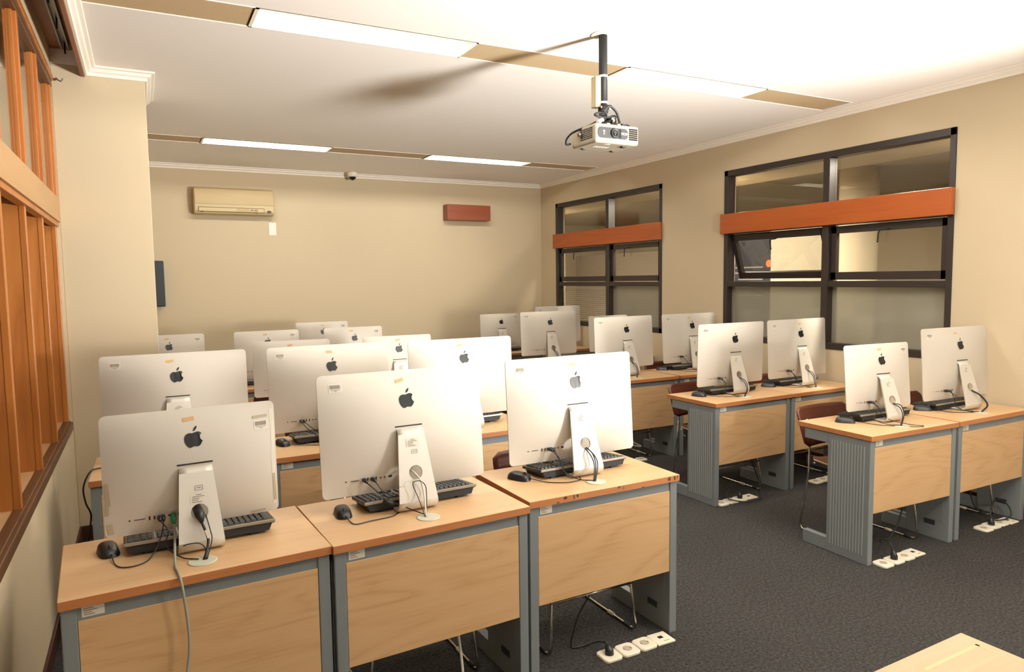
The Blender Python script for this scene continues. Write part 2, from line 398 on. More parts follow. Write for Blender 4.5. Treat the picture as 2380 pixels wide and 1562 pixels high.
def cornice(name, pts, side):
    """Stepped ceiling moulding swept along pts (x,y) with mitred corners; side = +1 to the left of travel, -1 to the right."""
    prof = [(0.0, 2.955), (0.012, 2.955), (0.018, 2.972), (0.034, 2.98), (0.04, 2.995), (0.058, 3.0), (0.062, 3.0095), (0.0, 3.0095)]
    P = [Vector((*q, 0)) for q in pts]; nr = []
    for a_, b_ in zip(P, P[1:]):
        d = (b_ - a_).normalized(); nr.append(Vector((-d.y, d.x, 0)) * side)
    off = [nr[0]] + [n1 + n2 for n1, n2 in zip(nr, nr[1:])] + [nr[-1]]
    bm = bmesh.new(); k = len(prof)
    rows = [[bm.verts.new(p + o_ * w_ + Vector((0, 0, z))) for w_, z in prof] for p, o_ in zip(P, off)]
    for ra, rb in zip(rows, rows[1:]):
        for i in range(k): bm.faces.new((ra[i], ra[(i + 1) % k], rb[(i + 1) % k], rb[i]))
    bm.faces.new(rows[0][::-1]); bm.faces.new(rows[-1])
    bmesh.ops.recalc_face_normals(bm, faces=bm.faces)
    return struct(mesh_obj(name, bm, M_CORN))
cornice('trim_2', [(L, B), (R, B), (R, FY)], -1)
cornice('trim_3', [(-0.2535, FY), (-0.2535, PY), (PX, PY), (PX, 5.95)], -1)
def baseb(name, x0, x1, y0, y1): struct(bxo(name, x0, x1, y0, y1, 0, 0.094, M_BASEB, bevel=0.004))
baseb('baseboard_right', R - 0.014, R, FY, B); baseb('baseboard_back', L, R, B - 0.014, B)
baseb('baseboard_left', L, L + 0.014, FY, PY); baseb('baseboard_pillar', L, PX + 0.014, PY - 0.014, PY)
baseb('baseboard_pillar_side', PX, PX + 0.014, PY, 5.95)

# ------------------------------------------------------------------ ceiling light strips
LIGHTS = [(0.565, 1.785), (2.85, 4.11)]
def ceiling_light(x0, x1, y0, y1, label):
    t = thing('ceiling_light', label, 'ceiling light', ((x0 + x1) / 2, (y0 + y1) / 2, H), 0, 'recessed fluorescent ceiling lights')
    hx, hy = (x1 - x0) / 2, (y1 - y0) / 2
    bm = bmesh.new()   # trough with sloped ends and sides, open below
    lo = [bm.verts.new(v) for v in ((-hx, -hy, 0.001), (hx, -hy, 0.001), (hx, hy, 0.001), (-hx, hy, 0.001))]
    hi = [bm.verts.new(v) for v in ((-hx + 0.09, -hy + 0.05, 0.075), (hx - 0.09, -hy + 0.05, 0.075), (hx - 0.09, hy - 0.05, 0.075), (-hx + 0.09, hy - 0.05, 0.075))]
    for i in range(4): bm.faces.new((lo[i], lo[(i + 1) % 4], hi[(i + 1) % 4], hi[i]))
    bm.faces.new(hi)
    mesh_obj('reflector', bm, M_HOUS, t)
    boxes('rim', [(-hx, hx, -hy, -hy + 0.012, -0.004, 0.001), (-hx, hx, hy - 0.012, hy, -0.004, 0.001), (-hx, -hx + 0.018, -hy, hy, -0.004, 0.001), (hx - 0.012, hx, -hy, hy, -0.004, 0.001)], M_HOUS, t)
    bm = bmesh.new(); tube(bm, [(-hx + 0.06, -hy + 0.085, 0.038), (hx - 0.06, -hy + 0.085, 0.038)], 0.014, 14, False); mesh_obj('tube', bm, M_TUBE, t)
    for s in (-1, 1):
        bm = bmesh.new(); tube(bm, [(s * (hx - 0.06), -hy + 0.085, 0.038), (s * (hx - 0.035), -hy + 0.085, 0.038)], 0.016, 12, False)
        quadbox(bm, *sorted((s * (hx - 0.048), s * (hx - 0.036))), -hy + 0.07, -hy + 0.10, 0.03, 0.07); mesh_obj('tube_holder', bm, M_CAP, t)
    return t
names_l = {(2, 0): 'lit fluorescent ceiling light nearest the left windows, in the near strip',
           (2, 1): 'lit fluorescent ceiling light just right of the projector pole',
           (3, 0): 'lit fluorescent ceiling light in the far strip, above the air conditioner',
           (3, 1): 'lit fluorescent ceiling light in the far strip, above the brown wall box',
           (1, 0): 'fluorescent ceiling light in the strip over the front desk, window side',
           (1, 1): 'fluorescent ceiling light in the strip over the front desk, corridor side',
           (0, 0): 'unseen fluorescent ceiling light added behind the camera for fill, window side',
           (0, 1): 'unseen fluorescent ceiling light added behind the camera for fill, corridor side'}
inf_l = {(2, 0): 'beige ceiling infill panel between pelmet and first near light',
         (2, 1): 'beige dimpled ceiling infill panel between the two near lights, behind the projector pole',
         (2, 2): 'beige dimpled ceiling infill panel at the right end of the near light strip',
         (3, 0): 'beige ceiling infill panel in the far strip, next to the pillar',
         (3, 1): 'beige ceiling infill panel between the two far lights',
         (3, 2): 'beige ceiling infill panel at the right end of the far light strip'}
for si, (a, b) in enumerate(STR):
    for li, (x0, x1) in enumerate(LIGHTS): ceiling_light(x0, x1, a, b, names_l[(si, li)])
    x_in = SX0 if b < PY else 0.0
    for k, (x0, x1) in enumerate(((x_in, 0.562), (1.79, 2.846), (4.114, SX1))):
        if si < 2: continue
        tag(bxo('ceiling_panel', x0 + 0.004, x1 - 0.004, a + 0.006, b - 0.006, H + 0.002, H + 0.014, M_INFILL), inf_l[(si, k)], 'ceiling panel', 'ceiling infill panels')
    struct(boxes('trim_%d' % (20 + si), [(x_in, SX1, a, a + 0.005, H - 0.003, H + 0.002), (x_in, SX1, b - 0.005, b, H - 0.003, H + 0.002)], M_CORN))
struct(boxes('trim_30', [(x0, x1, a, b, H + .002, H + .012) for a, b in STR[:2] for x0, x1 in ((SX0, 0.562), (1.79, 2.846), (4.114, SX1))], M_INFILL))

# ------------------------------------------------------------------ right wall windows
def right_window(idx, y0, y1, ym, open_left):
    """Dark frame in two bays (y0 near end, y1 far end, ym mullion); rows: top pane, sash, frosted pane."""
    xf, xb = R - 0.008, R + 0.09
    fr = struct(boxes('window_%d' % idx, [(xf, xb, y0, y1, WZ1 - 0.055, WZ1), (xf, xb, y0, y1, WZ0, WZ0 + 0.055), (xf, xb, y0, y0 + 0.045, WZ0, WZ1), (xf, xb, y1 - 0.05, y1, WZ0, WZ1)], M_DARKFR, bevel=0.003))
    bxo('mullion', xf, xb, ym - 0.032, ym + 0.032, WZ0 + 0.05, WZ1 - 0.05, M_DARKFR, fr, bevel=0.003)
    for n_, z0, z1 in (('rail', 2.07, 2.27), ('rail', 1.548, 1.60)):
        for a, b in ((y0 + 0.045, ym - 0.032), (ym + 0.032, y1 - 0.05)):
            bxo(n_, xf + 0.006, xb, a, b, z0, z1, M_DARKFR, fr, bevel=0.003)
    for k, (a, b) in enumerate(((y0 + 0.045, ym - 0.032), (ym + 0.032, y1 - 0.05))):
        bxo('pane', R + 0.062, R + 0.066, a, b, 2.27, WZ1 - 0.055, G_CLEAR, fr)
        bxo('pane', R + 0.062, R + 0.066, a, b, WZ0 + 0.055, 1.548, (G_CLEAR if (idx == 2 and k == 1) else G_FROST), fr)
        # awning sash hung from its top rail
        s = bpy.data.objects.new('sash', None); COL.objects.link(s); s.parent = fr; s.location = (R + 0.045, 0, 2.06)
        ang = -0.30 if (open_left and k == 1) else 0.0
        s.rotation_euler = (0, ang, 0)
        boxes('sash_frame', [(-0.02, 0.02, a + 0.004, b - 0.004, -0.06, 0.0), (-0.02, 0.02, a + 0.004, b - 0.004, -0.45, -0.385), (-0.02, 0.02, a + 0.004, a + 0.055, -0.45, 0), (-0.02, 0.02, b - 0.055, b - 0.004, -0.45, 0)], M_DARKFR, s, bevel=0.002)
        bxo('sash_pane', -0.002, 0.002, a + 0.05, b - 0.05, -0.39, -0.055, G_CLEAR, s)
        ymid = (a + b) / 2 + (0.12 if idx == 2 else 0)
        bm = bmesh.new(); tube(bm, [(-0.022, ymid - 0.03, -0.05), (-0.05, ymid - 0.03, -0.055), (-0.055, ymid + 0.03, -0.065), (-0.052, ymid + 0.045, -0.155)], 0.006, 6)
        mesh_obj('handle', bm, M_FOOT, s)
    return fr
right_window(1, *W1, 4.105, True)
right_window(2, *W2, 7.29, False)
for (y0, y1, lab, far) in ((W1[0] - 0.004, W1[1] + 0.012, 'long orange-brown wooden board across the larger, nearer corridor window', 0), (W2[0] - 0.004, W2[1] + 0.012, 'orange-brown wooden board across the smaller, farther corridor window', 1)):
    tag(bxo('window_board', R - 0.05, R - 0.009, y0, y1, 2.072, 2.266, M_VAL, bevel=0.003), lab, 'window board', 'wooden boards across the corridor windows')

# corridor beyond the right wall
struct(bxo('corridor_floor', R + 0.15, 9.6, 0.5, 13.0, -0.1, 0, M_CFLOOR))
struct(bxo('corridor_ceiling', R + 0.15, 9.6, 0.5, 13.0, 2.80, 2.9, M_CORRC))
struct(boxes('wall_corridor', [(9.6, 9.7, 0.5, 13, 0, 2.9), (R + 0.15, 9.7, 13, 13.1, 0, 2.9), (R + 0.15, 9.7, 0.4, 0.5, 0, 2.9), (R + 0.15, R + 0.2, B + 0.15, 13, 0, 2.9)], M_CORR))
struct(boxes('trim_40', [(R + 0.16, 6.1, 0.5, 13, 2.68, 2.8)], M_CORR))
def column(x, y, r, label):
    bm = bmesh.new(); lathe(bm, [(r, 0), (r, 2.8)], 32, Matrix.Translation((x, y, 0))); tag(mesh_obj('column', bm, M_CORR), label, 'column', 'round corridor columns')
column(6.95, 5.08, 0.2, 'round cream column in the corridor, seen through the large window beside its mullion')
column(7.6, 3.75, 0.2, 'round cream column in the corridor, seen at the right of the large window')
tag(bxo('partition', 6.75, 6.85, 5.30, 6.1, 0, 2.35, M_PART), 'cream partition in the corridor behind the opened window sash', 'partition')
t = thing('poster_board', 'dark poster board in the corridor, seen through the opened window sash', 'poster', (6.8, 6.5, 1.3))
bxo('panel', -0.02, 0.02, -0.38, 0.55, -0.5, 0.85, M_CORRB, t)
boxes('text_line', [(-0.0225, -0.0205, y0, y1, z, z + 0.018) for y0, y1, z in ((-.25, .2, .45), (-.2, .3, .38), (-.25, .15, .3), (-.1, .3, .2), (-.25, .2, .1))], M_INK, t)
bm = bmesh.new(); lathe(bm, [(0.045, 0), (0.045, 0.002)], 20, Matrix.Translation((-0.021, -0.345, 0.50)) @ Matrix.Rotation(-math.pi / 2, 4, 'Y')); mesh_obj('orange_spot', bm, M_ORANGE, t)
tag(bxo('door_panel', 9.4, 9.46, 3.2, 5.2, 0, 2.35, M_CORRD), 'grey panel on the corridor wall seen through the large window', 'panel')
tag(bxo('door_panel', 7.9, 7.96, 9.6, 12.2, 0, 2.1, M_CORRD), 'grey-brown panel seen through the smaller corridor window', 'panel')
t = thing('window_blind', 'pale slatted blind behind the lower left pane of the smaller corridor window', 'blind', (R + 0.115, 7.92, 1.06))
for k in range(18): bxo('slat', -0.018, 0.018, -0.55, 0.55, 0.027 * k, 0.027 * k + 0.002, M_BLIND, t, M=Matrix.Rotation(0, 4, 'X'))

# ------------------------------------------------------------------ left window
LW = struct(boxes('window_3', [(L - 0.05, L + 0.002, LW0, LW1, 0.735, 0.783), (L - 0.05, L - 0.012, LW0, LW1, 0.783, 0.791), (L - 0.055, L + 0.002, LW0, LW1, 2.862, 2.945)], M_SILLD, bevel=0.003))
bxo('transom', L - 0.05, L + 0.004, LW0, LW1, 2.04, 2.185, M_LWOODP, LW, bevel=0.002)
bxo('transom_bead', L - 0.05, L - 0.006, LW0, LW1, 2.012, 2.04, M_LWOOD, LW, bevel=0.003)
bxo('soffit', L - 0.19, L - 0.05, LW0, LW1, 2.06, 2.075, M_FOOT, LW)
bxo('sill_board', L - 0.19, L - 0.05, LW0, LW1, 0.76, 0.788, M_SILLW, LW)
bxo('outer_pane', L - 0.188, L - 0.184, LW0, LW1, 0.788, 2.06, G_CLEAR, LW)
bxo('transom_pane', L - 0.030, L - 0.026, LW0, LW1, 2.185, 2.862, G_TRANS, LW)
for k in range(8):
    yc = 5.195 - 0.65 * k
    bm = bmesh.new()
    quadbox(bm, L - 0.185, L - 0.045, yc - 0.012, yc + 0.014, 0.785, 2.06)
    mesh_obj('fin_board', bm, M_LWOOD, LW, bevel=0.002)
    boxes('mullion', [(L - 0.046, L - 0.020, yc - 0.015, yc + 0.017, 0.785, 2.03)], M_LWOOD, LW, bevel=0.003)
    boxes('transom_mullion', [(L - 0.045, L + 0.0, yc - 0.05, yc - 0.014, 2.183, 2.862), (L - 0.05, L - 0.014, yc - 0.07, yc + 0.006, 2.183, 2.862)], M_LWOOD, LW, bevel=0.003)
bxo('head_bead', L - 0.05, L + 0.012, LW0, LW1, 2.90, 2.935, M_LWOOD, LW, bevel=0.004)
struct(bxo('trim_7', L - 0.3, L - 0.295, LW0, LW1, 0.7, 2.95, M_CORRD))
tag(bxo('sill_box', L - 0.17, L - 0.075, 2.95, 3.10, 0.788, 0.85, M_TVB, bevel=0.008), 'dark grey box lying on the left window sill', 'box')
t = thing('window_hook', 'small metal hook at the top of the left window beside the pillar', 'hook', (L + 0.004, PY - 0.03, 2.90))
bm = bmesh.new(); tube(bm, [(0, 0, 0.01), (0.03, -0.01, 0.005), (0.05, -0.015, -0.005), (0.062, -0.015, 0.012)], 0.004, 6); mesh_obj('hook_arm', bm, M_RAIL, t)

# ------------------------------------------------------------------ things on the back wall
t = thing('air_conditioner', 'beige wall-mounted air conditioner high on the back wall', 'air conditioner', (1.0, B, 2.44))
bm = bmesh.new()
prof = [(0, 0.30), (-0.13, 0.30), (-0.165, 0.285), (-0.175, 0.20), (-0.178, 0.105), (-0.17, 0.035), (-0.15, 0.005), (-0.10, 0.0), (0, 0.0)]
def extr(bm, prof, x0, x1, mi=0):
    a = [bm.verts.new((x0, y, z)) for y, z in prof]; b = [bm.verts.new((x1, y, z)) for y, z in prof]; k = len(prof)
    for i in range(k): bm.faces.new((a[i], b[i], b[(i + 1) % k], a[(i + 1) % k])).material_index = mi
    bm.faces.new(a[::-1]).material_index = mi; bm.faces.new(b).material_index = mi
    bmesh.ops.recalc_face_normals(bm, faces=bm.faces)
extr(bm, prof, -0.435, 0.435); mesh_obj('body', bm, M_AC, t, bevel=0.012, segs=3)
bm = bmesh.new(); extr(bm, [(-0.168, 0.284), (-0.172, 0.284), (-0.183, 0.20), (-0.185, 0.112), (-0.181, 0.112)], -0.43, 0.428)
mesh_obj('front_grille', bm, M_ACG, t, bevel=0.003)
bm = bmesh.new(); quadbox(bm, -0.395, 0.32, -0.179, -0.16, 0.028, 0.078); mesh_obj('outlet_gap', bm, M_ACS, t)
bxo('louver', -0.39, 0.315, -0.183, -0.172, 0.030, 0.072, M_AC, t, bevel=0.003)
bxo('louver_sticker', 0.01, 0.15, -0.1845, -0.183, 0.033, 0.069, M_ACG, t)
boxes('louver_clip', [(-0.365, -0.345, -0.186, -0.172, 0.02, 0.032), (0.225, 0.245, -0.186, -0.172, 0.02, 0.032)], M_ACS, t)
bm = bmesh.new(); lathe(bm, [(0.024, 0), (0.024, 0.004)], 20, Matrix.Translation((0.375, -0.17, 0.04)) @ Matrix.Rotation(math.pi / 2, 4, 'X') @ Matrix.Diagonal((1, 0.6, 3, 1))); mesh_obj('receiver_window', bm, M_DOME, t)
bm = bmesh.new(); tube(bm, [(0.165, -0.1845, 0.04), (0.18, -0.1845, 0.058), (0.195, -0.1845, 0.045)], 0.004, 5); tube(bm, [(0.205, -0.1845, 0.05), (0.225, -0.1845, 0.06), (0.245, -0.1845, 0.05), (0.225, -0.1845, 0.042), (0.205, -0.1845, 0.05)], 0.003, 5)
mesh_obj('emblem', bm, M_ACS, t)

t = thing('hanging_tag', 'small white paper in a clear sleeve hung below the air conditioner', 'note', (1.432, B, 2.22))
bm = bmesh.new(); quadbox(bm, -0.043, 0.043, -0.006, -0.002, 0, 0.15); mesh_obj('sleeve', bm, M_PAPER, t, bevel=0.001)
bm = bmesh.new(); tube(bm, [(-0.02, -0.005, 0.148), (0, -0.006, 0.178), (0.02, -0.005, 0.148)], 0.004, 6); mesh_obj('strap', bm, M_PAPER, t)
bm = bmesh.new(); lathe(bm, [(0.004, 0), (0.004, 0.012)], 8, Matrix.Translation((0, -0.001, 0.172)) @ Matrix.Rotation(math.pi / 2, 4, 'X')); mesh_obj('nail', bm, M_FOOT, t)

tag(bxo('wall_box', 3.66, 4.30, B - 0.16, B - 0.001, 2.455, 2.66, M_BOXW, bevel=0.004), 'red-brown wooden box fixed to the back wall', 'box')

t = thing('dome_camera', 'white security dome camera on the ceiling edge by the back wall', 'security camera', (2.39, B - 0.155, H))
bm = bmesh.new(); lathe(bm, [(0.055, -0.001), (0.062, -0.02), (0.062, -0.045), (0.05, -0.062), (0.02, -0.065)][::-1], 28); mesh_obj('base', bm, M_WHITE, t)
bm = bmesh.new(); lathe(bm, [(0.045 * math.cos(a), -0.060 - 0.045 * math.sin(a)) for a in [i * math.pi / 2 / 8 for i in range(8)]] + [(0.001, -0.105)], 24); bmesh.ops.recalc_face_normals(bm, faces=bm.faces); mesh_obj('dome', bm, M_DOME, t)

t = thing('television', 'black flat television on the back wall, mostly hidden behind the pillar', 'television', (-0.02, B, 1.392))
bxo('casing', -0.40, 0.245, -0.12, -0.06, 0, 0.515, M_TVB, t, bevel=0.01)
bxo('screen', -0.385, 0.225, -0.1225, -0.12, 0.03, 0.49, M_TVB, t)
bxo('wall_bracket', -0.2, 0.05, -0.06, -0.001, 0.15, 0.38, M_FOOT, t)

# ------------------------------------------------------------------ projector on its ceiling pole
PJ = (2.352, 3.341)
t = thing('projector_mount', 'black ceiling pole with cream trunking holding the projector', 'projector mount', (*PJ, H))
bm = bmesh.new(); lathe(bm, [(0.024, -0.40), (0.024, -0.006)], 20); mesh_obj('pole', bm, M_POLE, t)
bm = bmesh.new(); lathe(bm, [(0.065, -0.005), (0.068, -0.001)], 28); mesh_obj('ceiling_plate', bm, M_WHITE, t)
bm = bmesh.new(); lathe(bm, [(0.026, -0.43), (0.029, -0.425), (0.029, -0.39), (0.026, -0.385)], 20); mesh_obj('collar', bm, M_POLE, t)
for zz in (-0.23, -0.375):
    bm = bmesh.new(); lathe(bm, [(0.0265, zz - 0.006), (0.0265, zz + 0.006)], 20); mesh_obj('cable_tie', bm, M_WHITE, t)
bxo('trunking', -0.062, -0.026, -0.018, 0.03, -0.405, -0.235, M_TRUNK, t, bevel=0.004)
boxes('screw', [(-0.035, -0.028, -0.03, -0.022, -0.412, -0.402), (0.028, 0.037, -0.02, -0.012, -0.412, -0.402)], M_CHROME, t)
bm = bmesh.new(); quadbox(bm, -0.02, 0.018, -0.014, 0.014, -0.50, -0.42); quadbox(bm, -0.05, 0.05, -0.035, 0.035, -0.512, -0.50); tube(bm, [(0.0, -0.02, -0.49), (0.035, -0.03, -0.475), (0.06, -0.03, -0.45)], 0.012, 8); mesh_obj('tilt_bracket', bm, M_POLE, t)
bm = bmesh.new(); lathe(bm, [(0.028, -0.015), (0.03, 0), (0.028, 0.015)], 18, Matrix.Translation((0.04, -0.02, -0.475)) @ Matrix.Rotation(1.2, 4, 'Y')); mesh_obj('tilt_knob', bm, M_CHROME, t)

t = thing('projector', 'white video projector hanging from the black ceiling pole', 'projector', (PJ[0] + 0.012, PJ[1] + 0.0, 2.388), 0.0)
def rounded_box(name, x0, x1, y0, y1, z0, z1, m, par, bev, segs=3):
    bm = bmesh.new(); quadbox(bm, x0, x1, y0, y1, z0, z1); return mesh_obj(name, bm, m, par, bevel=bev, segs=segs)
pb = rounded_box('body', -0.148, 0.148, -0.12, 0.12, 0.0, 0.106, M_PROJ, t, 0.014)
bm = bmesh.new()
def rrect(w, h, r, n=5):
    pts = []
    for cx, cz, a0 in ((w / 2 - r, h / 2 - r, 0), (-w / 2 + r, h / 2 - r, 90), (-w / 2 + r, -h / 2 + r, 180), (w / 2 - r, -h / 2 + r, 270)):
        for k in range(n + 1):
            a = math.radians(a0 + 90 * k / n); pts.append((cx + r * math.cos(a), cz + r * math.sin(a)))
    return pts
def plate(bm, pts, y0, y1, cx=0, cz=0, mi=0):
    a = [bm.verts.new((x + cx, y0, z + cz)) for x, z in pts]; b = [bm.verts.new((x + cx, y1, z + cz)) for x, z in pts]
    k = len(pts); bm.faces.new(a).material_index = mi; bm.faces.new(b[::-1]).material_index = mi
    for i in range(k): bm.faces.new((a[i], b[i], b[(i + 1) % k], a[(i + 1) % k])).material_index = mi
    bmesh.ops.recalc_face_normals(bm, faces=bm.faces)
plate(bm, rrect(0.20, 0.058, 0.02), -0.1225, -0.118, -0.032, 0.056); fp = mesh_obj('front_panel', bm, M_PROJG, t)
bm = bmesh.new(); quadbox(bm, 0.005, 0.022, -0.1235, -0.1224, 0.032, 0.080); mesh_obj('lens_slider', bm, M_VENT, t)
bm = bmesh.new(); Mx = Matrix.Translation((-0.022, -0.123, 0.056)) @ Matrix.Rotation(math.pi / 2, 4, 'X')
lathe(bm, [(0.026, -0.004), (0.026, 0.008), (0.021, 0.012), (0.018, 0.004)], 24, Mx); mesh_obj('lens_ring', bm, M_PROJG, t)
bm = bmesh.new(); lathe(bm, [(0.017, 0.003), (0.014, 0.009), (0.006, 0.011)], 20, Mx); mesh_obj('lens', bm, M_LENS, t)
text_obj('lettering', 'EPSON', 0.019, M_WHITE, t, Matrix.Translation((0.042, -0.1229, 0.056)) @ Matrix.Rotation(math.pi / 2, 4, 'X'))
boxes('panel_mark', [(-0.098, -0.086, -0.1229, -0.1222, 0.06, 0.068), (-0.095, -0.089, -0.1229, -0.1222, 0.044, 0.056)], M_WHITE, t)
boxes('front_vent', [(0.078 + 0.01 * i, 0.0845 + 0.01 * i, -0.1235, -0.118, 0.026 + 0.011 * j, 0.034 + 0.011 * j) for i in range(6) for j in range(6)], M_VENT, t)
boxes('side_vent', [(-0.1495, -0.146, -0.09 + 0.017 * i, -0.079 + 0.017 * i, 0.028 + 0.0105 * j, 0.0345 + 0.0105 * j) for i in range(7) for j in range(6)], M_VENT, t)
bm = bmesh.new(); vs = [bm.verts.new(v) for v in ((-0.075, -0.08, -0.0008), (-0.02, -0.08, -0.0008), (-0.048, -0.112, -0.0008))]; bm.faces.new(vs); mesh_obj('warning_label', bm, M_WHITE, t)
boxes('base_foot', [(0.06, 0.085, -0.085, -0.06, -0.008, 0.002), (-0.11, -0.09, 0.06, 0.08, -0.006, 0.002), (0.09, 0.11, 0.06, 0.08, -0.006, 0.002)], M_PROJG, t)
boxes('base_label', [(-0.08 + 0.02 * i, -0.066 + 0.02 * i, -0.02 + 0.02 * j, -0.012 + 0.02 * j, -0.0006, 0.001) for i in range(5) for j in range(2)], M_WHITE, t)
bm = bmesh.new(); lathe(bm, [(0.013, 0), (0.013, 0.014), (0.01, 0.02)], 16, Matrix.Translation((-0.146, 0.02, 0.06)) @ Matrix.Rotation(-math.pi / 2, 4, 'Y')); mesh_obj('side_knob', bm, M_CHROME, t)
boxes('top_clip', [(-0.07, -0.05, -0.121, -0.1, 0.1, 0.1085), (0.0, 0.02, -0.121, -0.1, 0.1, 0.1085)], M_TRUNK, t)
t = thing('projector_cable', 'tangle of black cables looped around the projector mount', 'cable', (PJ[0], PJ[1], 2.50))
bm = bmesh.new()
tube(bm, [(-0.02, -0.03, 0.10), (-0.035, -0.05, 0.075), (0.0, -0.06, 0.105), (0.05, -0.055, 0.08), (0.075, -0.05, 0.03), (0.072, -0.06, 0.0)], 0.0075, 8)
tube(bm, [(-0.01, -0.04, 0.07), (-0.07, -0.06, 0.062), (-0.095, -0.055, 0.05), (-0.06, -0.06, 0.04), (0.0, -0.05, 0.045), (0.04, -0.04, 0.06)], 0.006, 8)
tube(bm, [(-0.05, -0.04, 0.03), (-0.10, -0.01, 0.0), (-0.165, 0.05, -0.03), (-0.19, 0.08, -0.06), (-0.185, 0.10, -0.09), (-0.15, 0.11, -0.085)], 0.006, 8)
tube(bm, [(0.06, -0.09, 0.0), (0.10, -0.09, 0.005), (0.13, -0.06, 0.004), (0.12, 0.0, 0.004)], 0.006, 8)
tube(bm, [(-0.06, -0.05, 0.02), (-0.02, -0.08, 0.0), (0.03, -0.09, 0.004), (0.09, -0.07, 0.012)], 0.005, 8)
mesh_obj('cord', bm, M_BLACKM, t)
bm = bmesh.new(); quadbox(bm, -0.02, 0.02, -0.012, 0.012, -0.01, 0.012, 0, Matrix.Translation((-0.055, -0.05, 0.02)) @ Matrix.Rotation(-0.6, 4, 'Y')); mesh_obj('video_plug', bm, M_WHITE, t, bevel=0.003)

# ------------------------------------------------------------------ desks
DW, DD, DT, DH = 0.792, 0.512, 0.030, 0.75
def label_plate(name, x0, z0, w, h, y, parent, lines=4):
    """Small white asset label: white plate with printed lines (no code squares)."""
    bm = bmesh.new(); quadbox(bm, x0, x0 + w, y - 0.0008, y, z0, z0 + h, 0)
    for i in range(lines):
        ww = (0.55, 0.75, 0.45, 0.6, 0.7)[i % 5] * w * 0.8
        zz = z0 + h * (0.85 - i * 0.8 / lines)
        quadbox(bm, x0 + w * 0.08, x0 + w * 0.08 + ww, y - 0.0011, y - 0.0008, zz - h * 0.07, zz, 1)
    return mesh_obj(name, bm, [M_STICK, M_INK], parent)
def side_panel(bm_x0, bm_x1, parent):
    """End leg: front post panel, top beam, foot beam, rear opening; ribs on the outside face."""
    x0, x1 = bm_x0, bm_x1
    bm = bmesh.new()
    quadbox(bm, x0, x1, 0.012, 0.292, 0.0, 0.7195)
    quadbox(bm, x0, x1, 0.292, 0.462, 0.655, 0.7195)
    quadbox(bm, x0, x1, 0.292, 0.462, 0.0, 0.078)
    return mesh_obj('end_panel', bm, M_STEEL, parent, bevel=0.003)
def make_desk(label):
    t = thing('computer_desk', label, 'desk', (0, 0, 0), 0, 'computer desks with grey steel ends')
    bm = bmesh.new()
    vs = quadbox(bm, 0, DW, 0, DD, DH - DT, DH)
    for f in bm.faces:
        if abs(f.normal.z) < 0.5 or True: pass
    bm.normal_update()
    for f in bm.faces: f.material_index = 0 if f.normal.z > 0.5 else 1
    mesh_obj('desktop', bm, [M_TOP, M_EDGE], t, bevel=0.0025)
    for s in (0, 1):
        x0, x1 = ((0.006, 0.046) if s == 0 else (DW - 0.046, DW - 0.006))
        e = side_panel(x0, x1, t)
        xo = x0 - 0.0025 if s == 0 else x1
        boxes('rib', [(xo, xo + 0.0025, 0.045 + 0.0195 * k, 0.0505 + 0.0195 * k, 0.052, 0.682) for k in range(12)], M_RIB, e)
        xi = x1 if s == 0 else x0
        bxo('cable_slot', xi - 0.001, xi + 0.001, 0.10, 0.17, 0.085, 0.115, M_SLOT, e)
        bxo('cover_plate', *( (x1, x1 + 0.0015) if s == 0 else (x0 - 0.0015, x0)), 0.05, 0.27, 0.12, 0.66, M_STEEL, e)
        for y in (0.04, 0.42): 
            bm = bmesh.new(); lathe(bm, [(0.018, -0.0), (0.018, 0.006), (0.008, 0.012)], 12, Matrix.Translation(((x0 + x1) / 2, y, 0.0))); mesh_obj('glide_foot', bm, M_FOOT, e)
    bxo('front_rail', 0.046, DW - 0.046, 0.018, 0.04, 0.672, 0.7195, M_STEEL, t)
    bxo('modesty_panel', 0.047, DW - 0.047, 0.014, 0.032, 0.297, 0.676, M_PANEL, t, bevel=0.0015)
    bm = bmesh.new(); lathe(bm, [(0.045, 0), (0.045, 0.0022), (0.041, 0.0034)], 28, Matrix.Translation((0.396, 0.1, DH))); mesh_obj('grommet', bm, M_GROM, t)
    label_plate('asset_label', 0.058, 0.684, 0.058, 0.031, 0.0178, t)
    return t
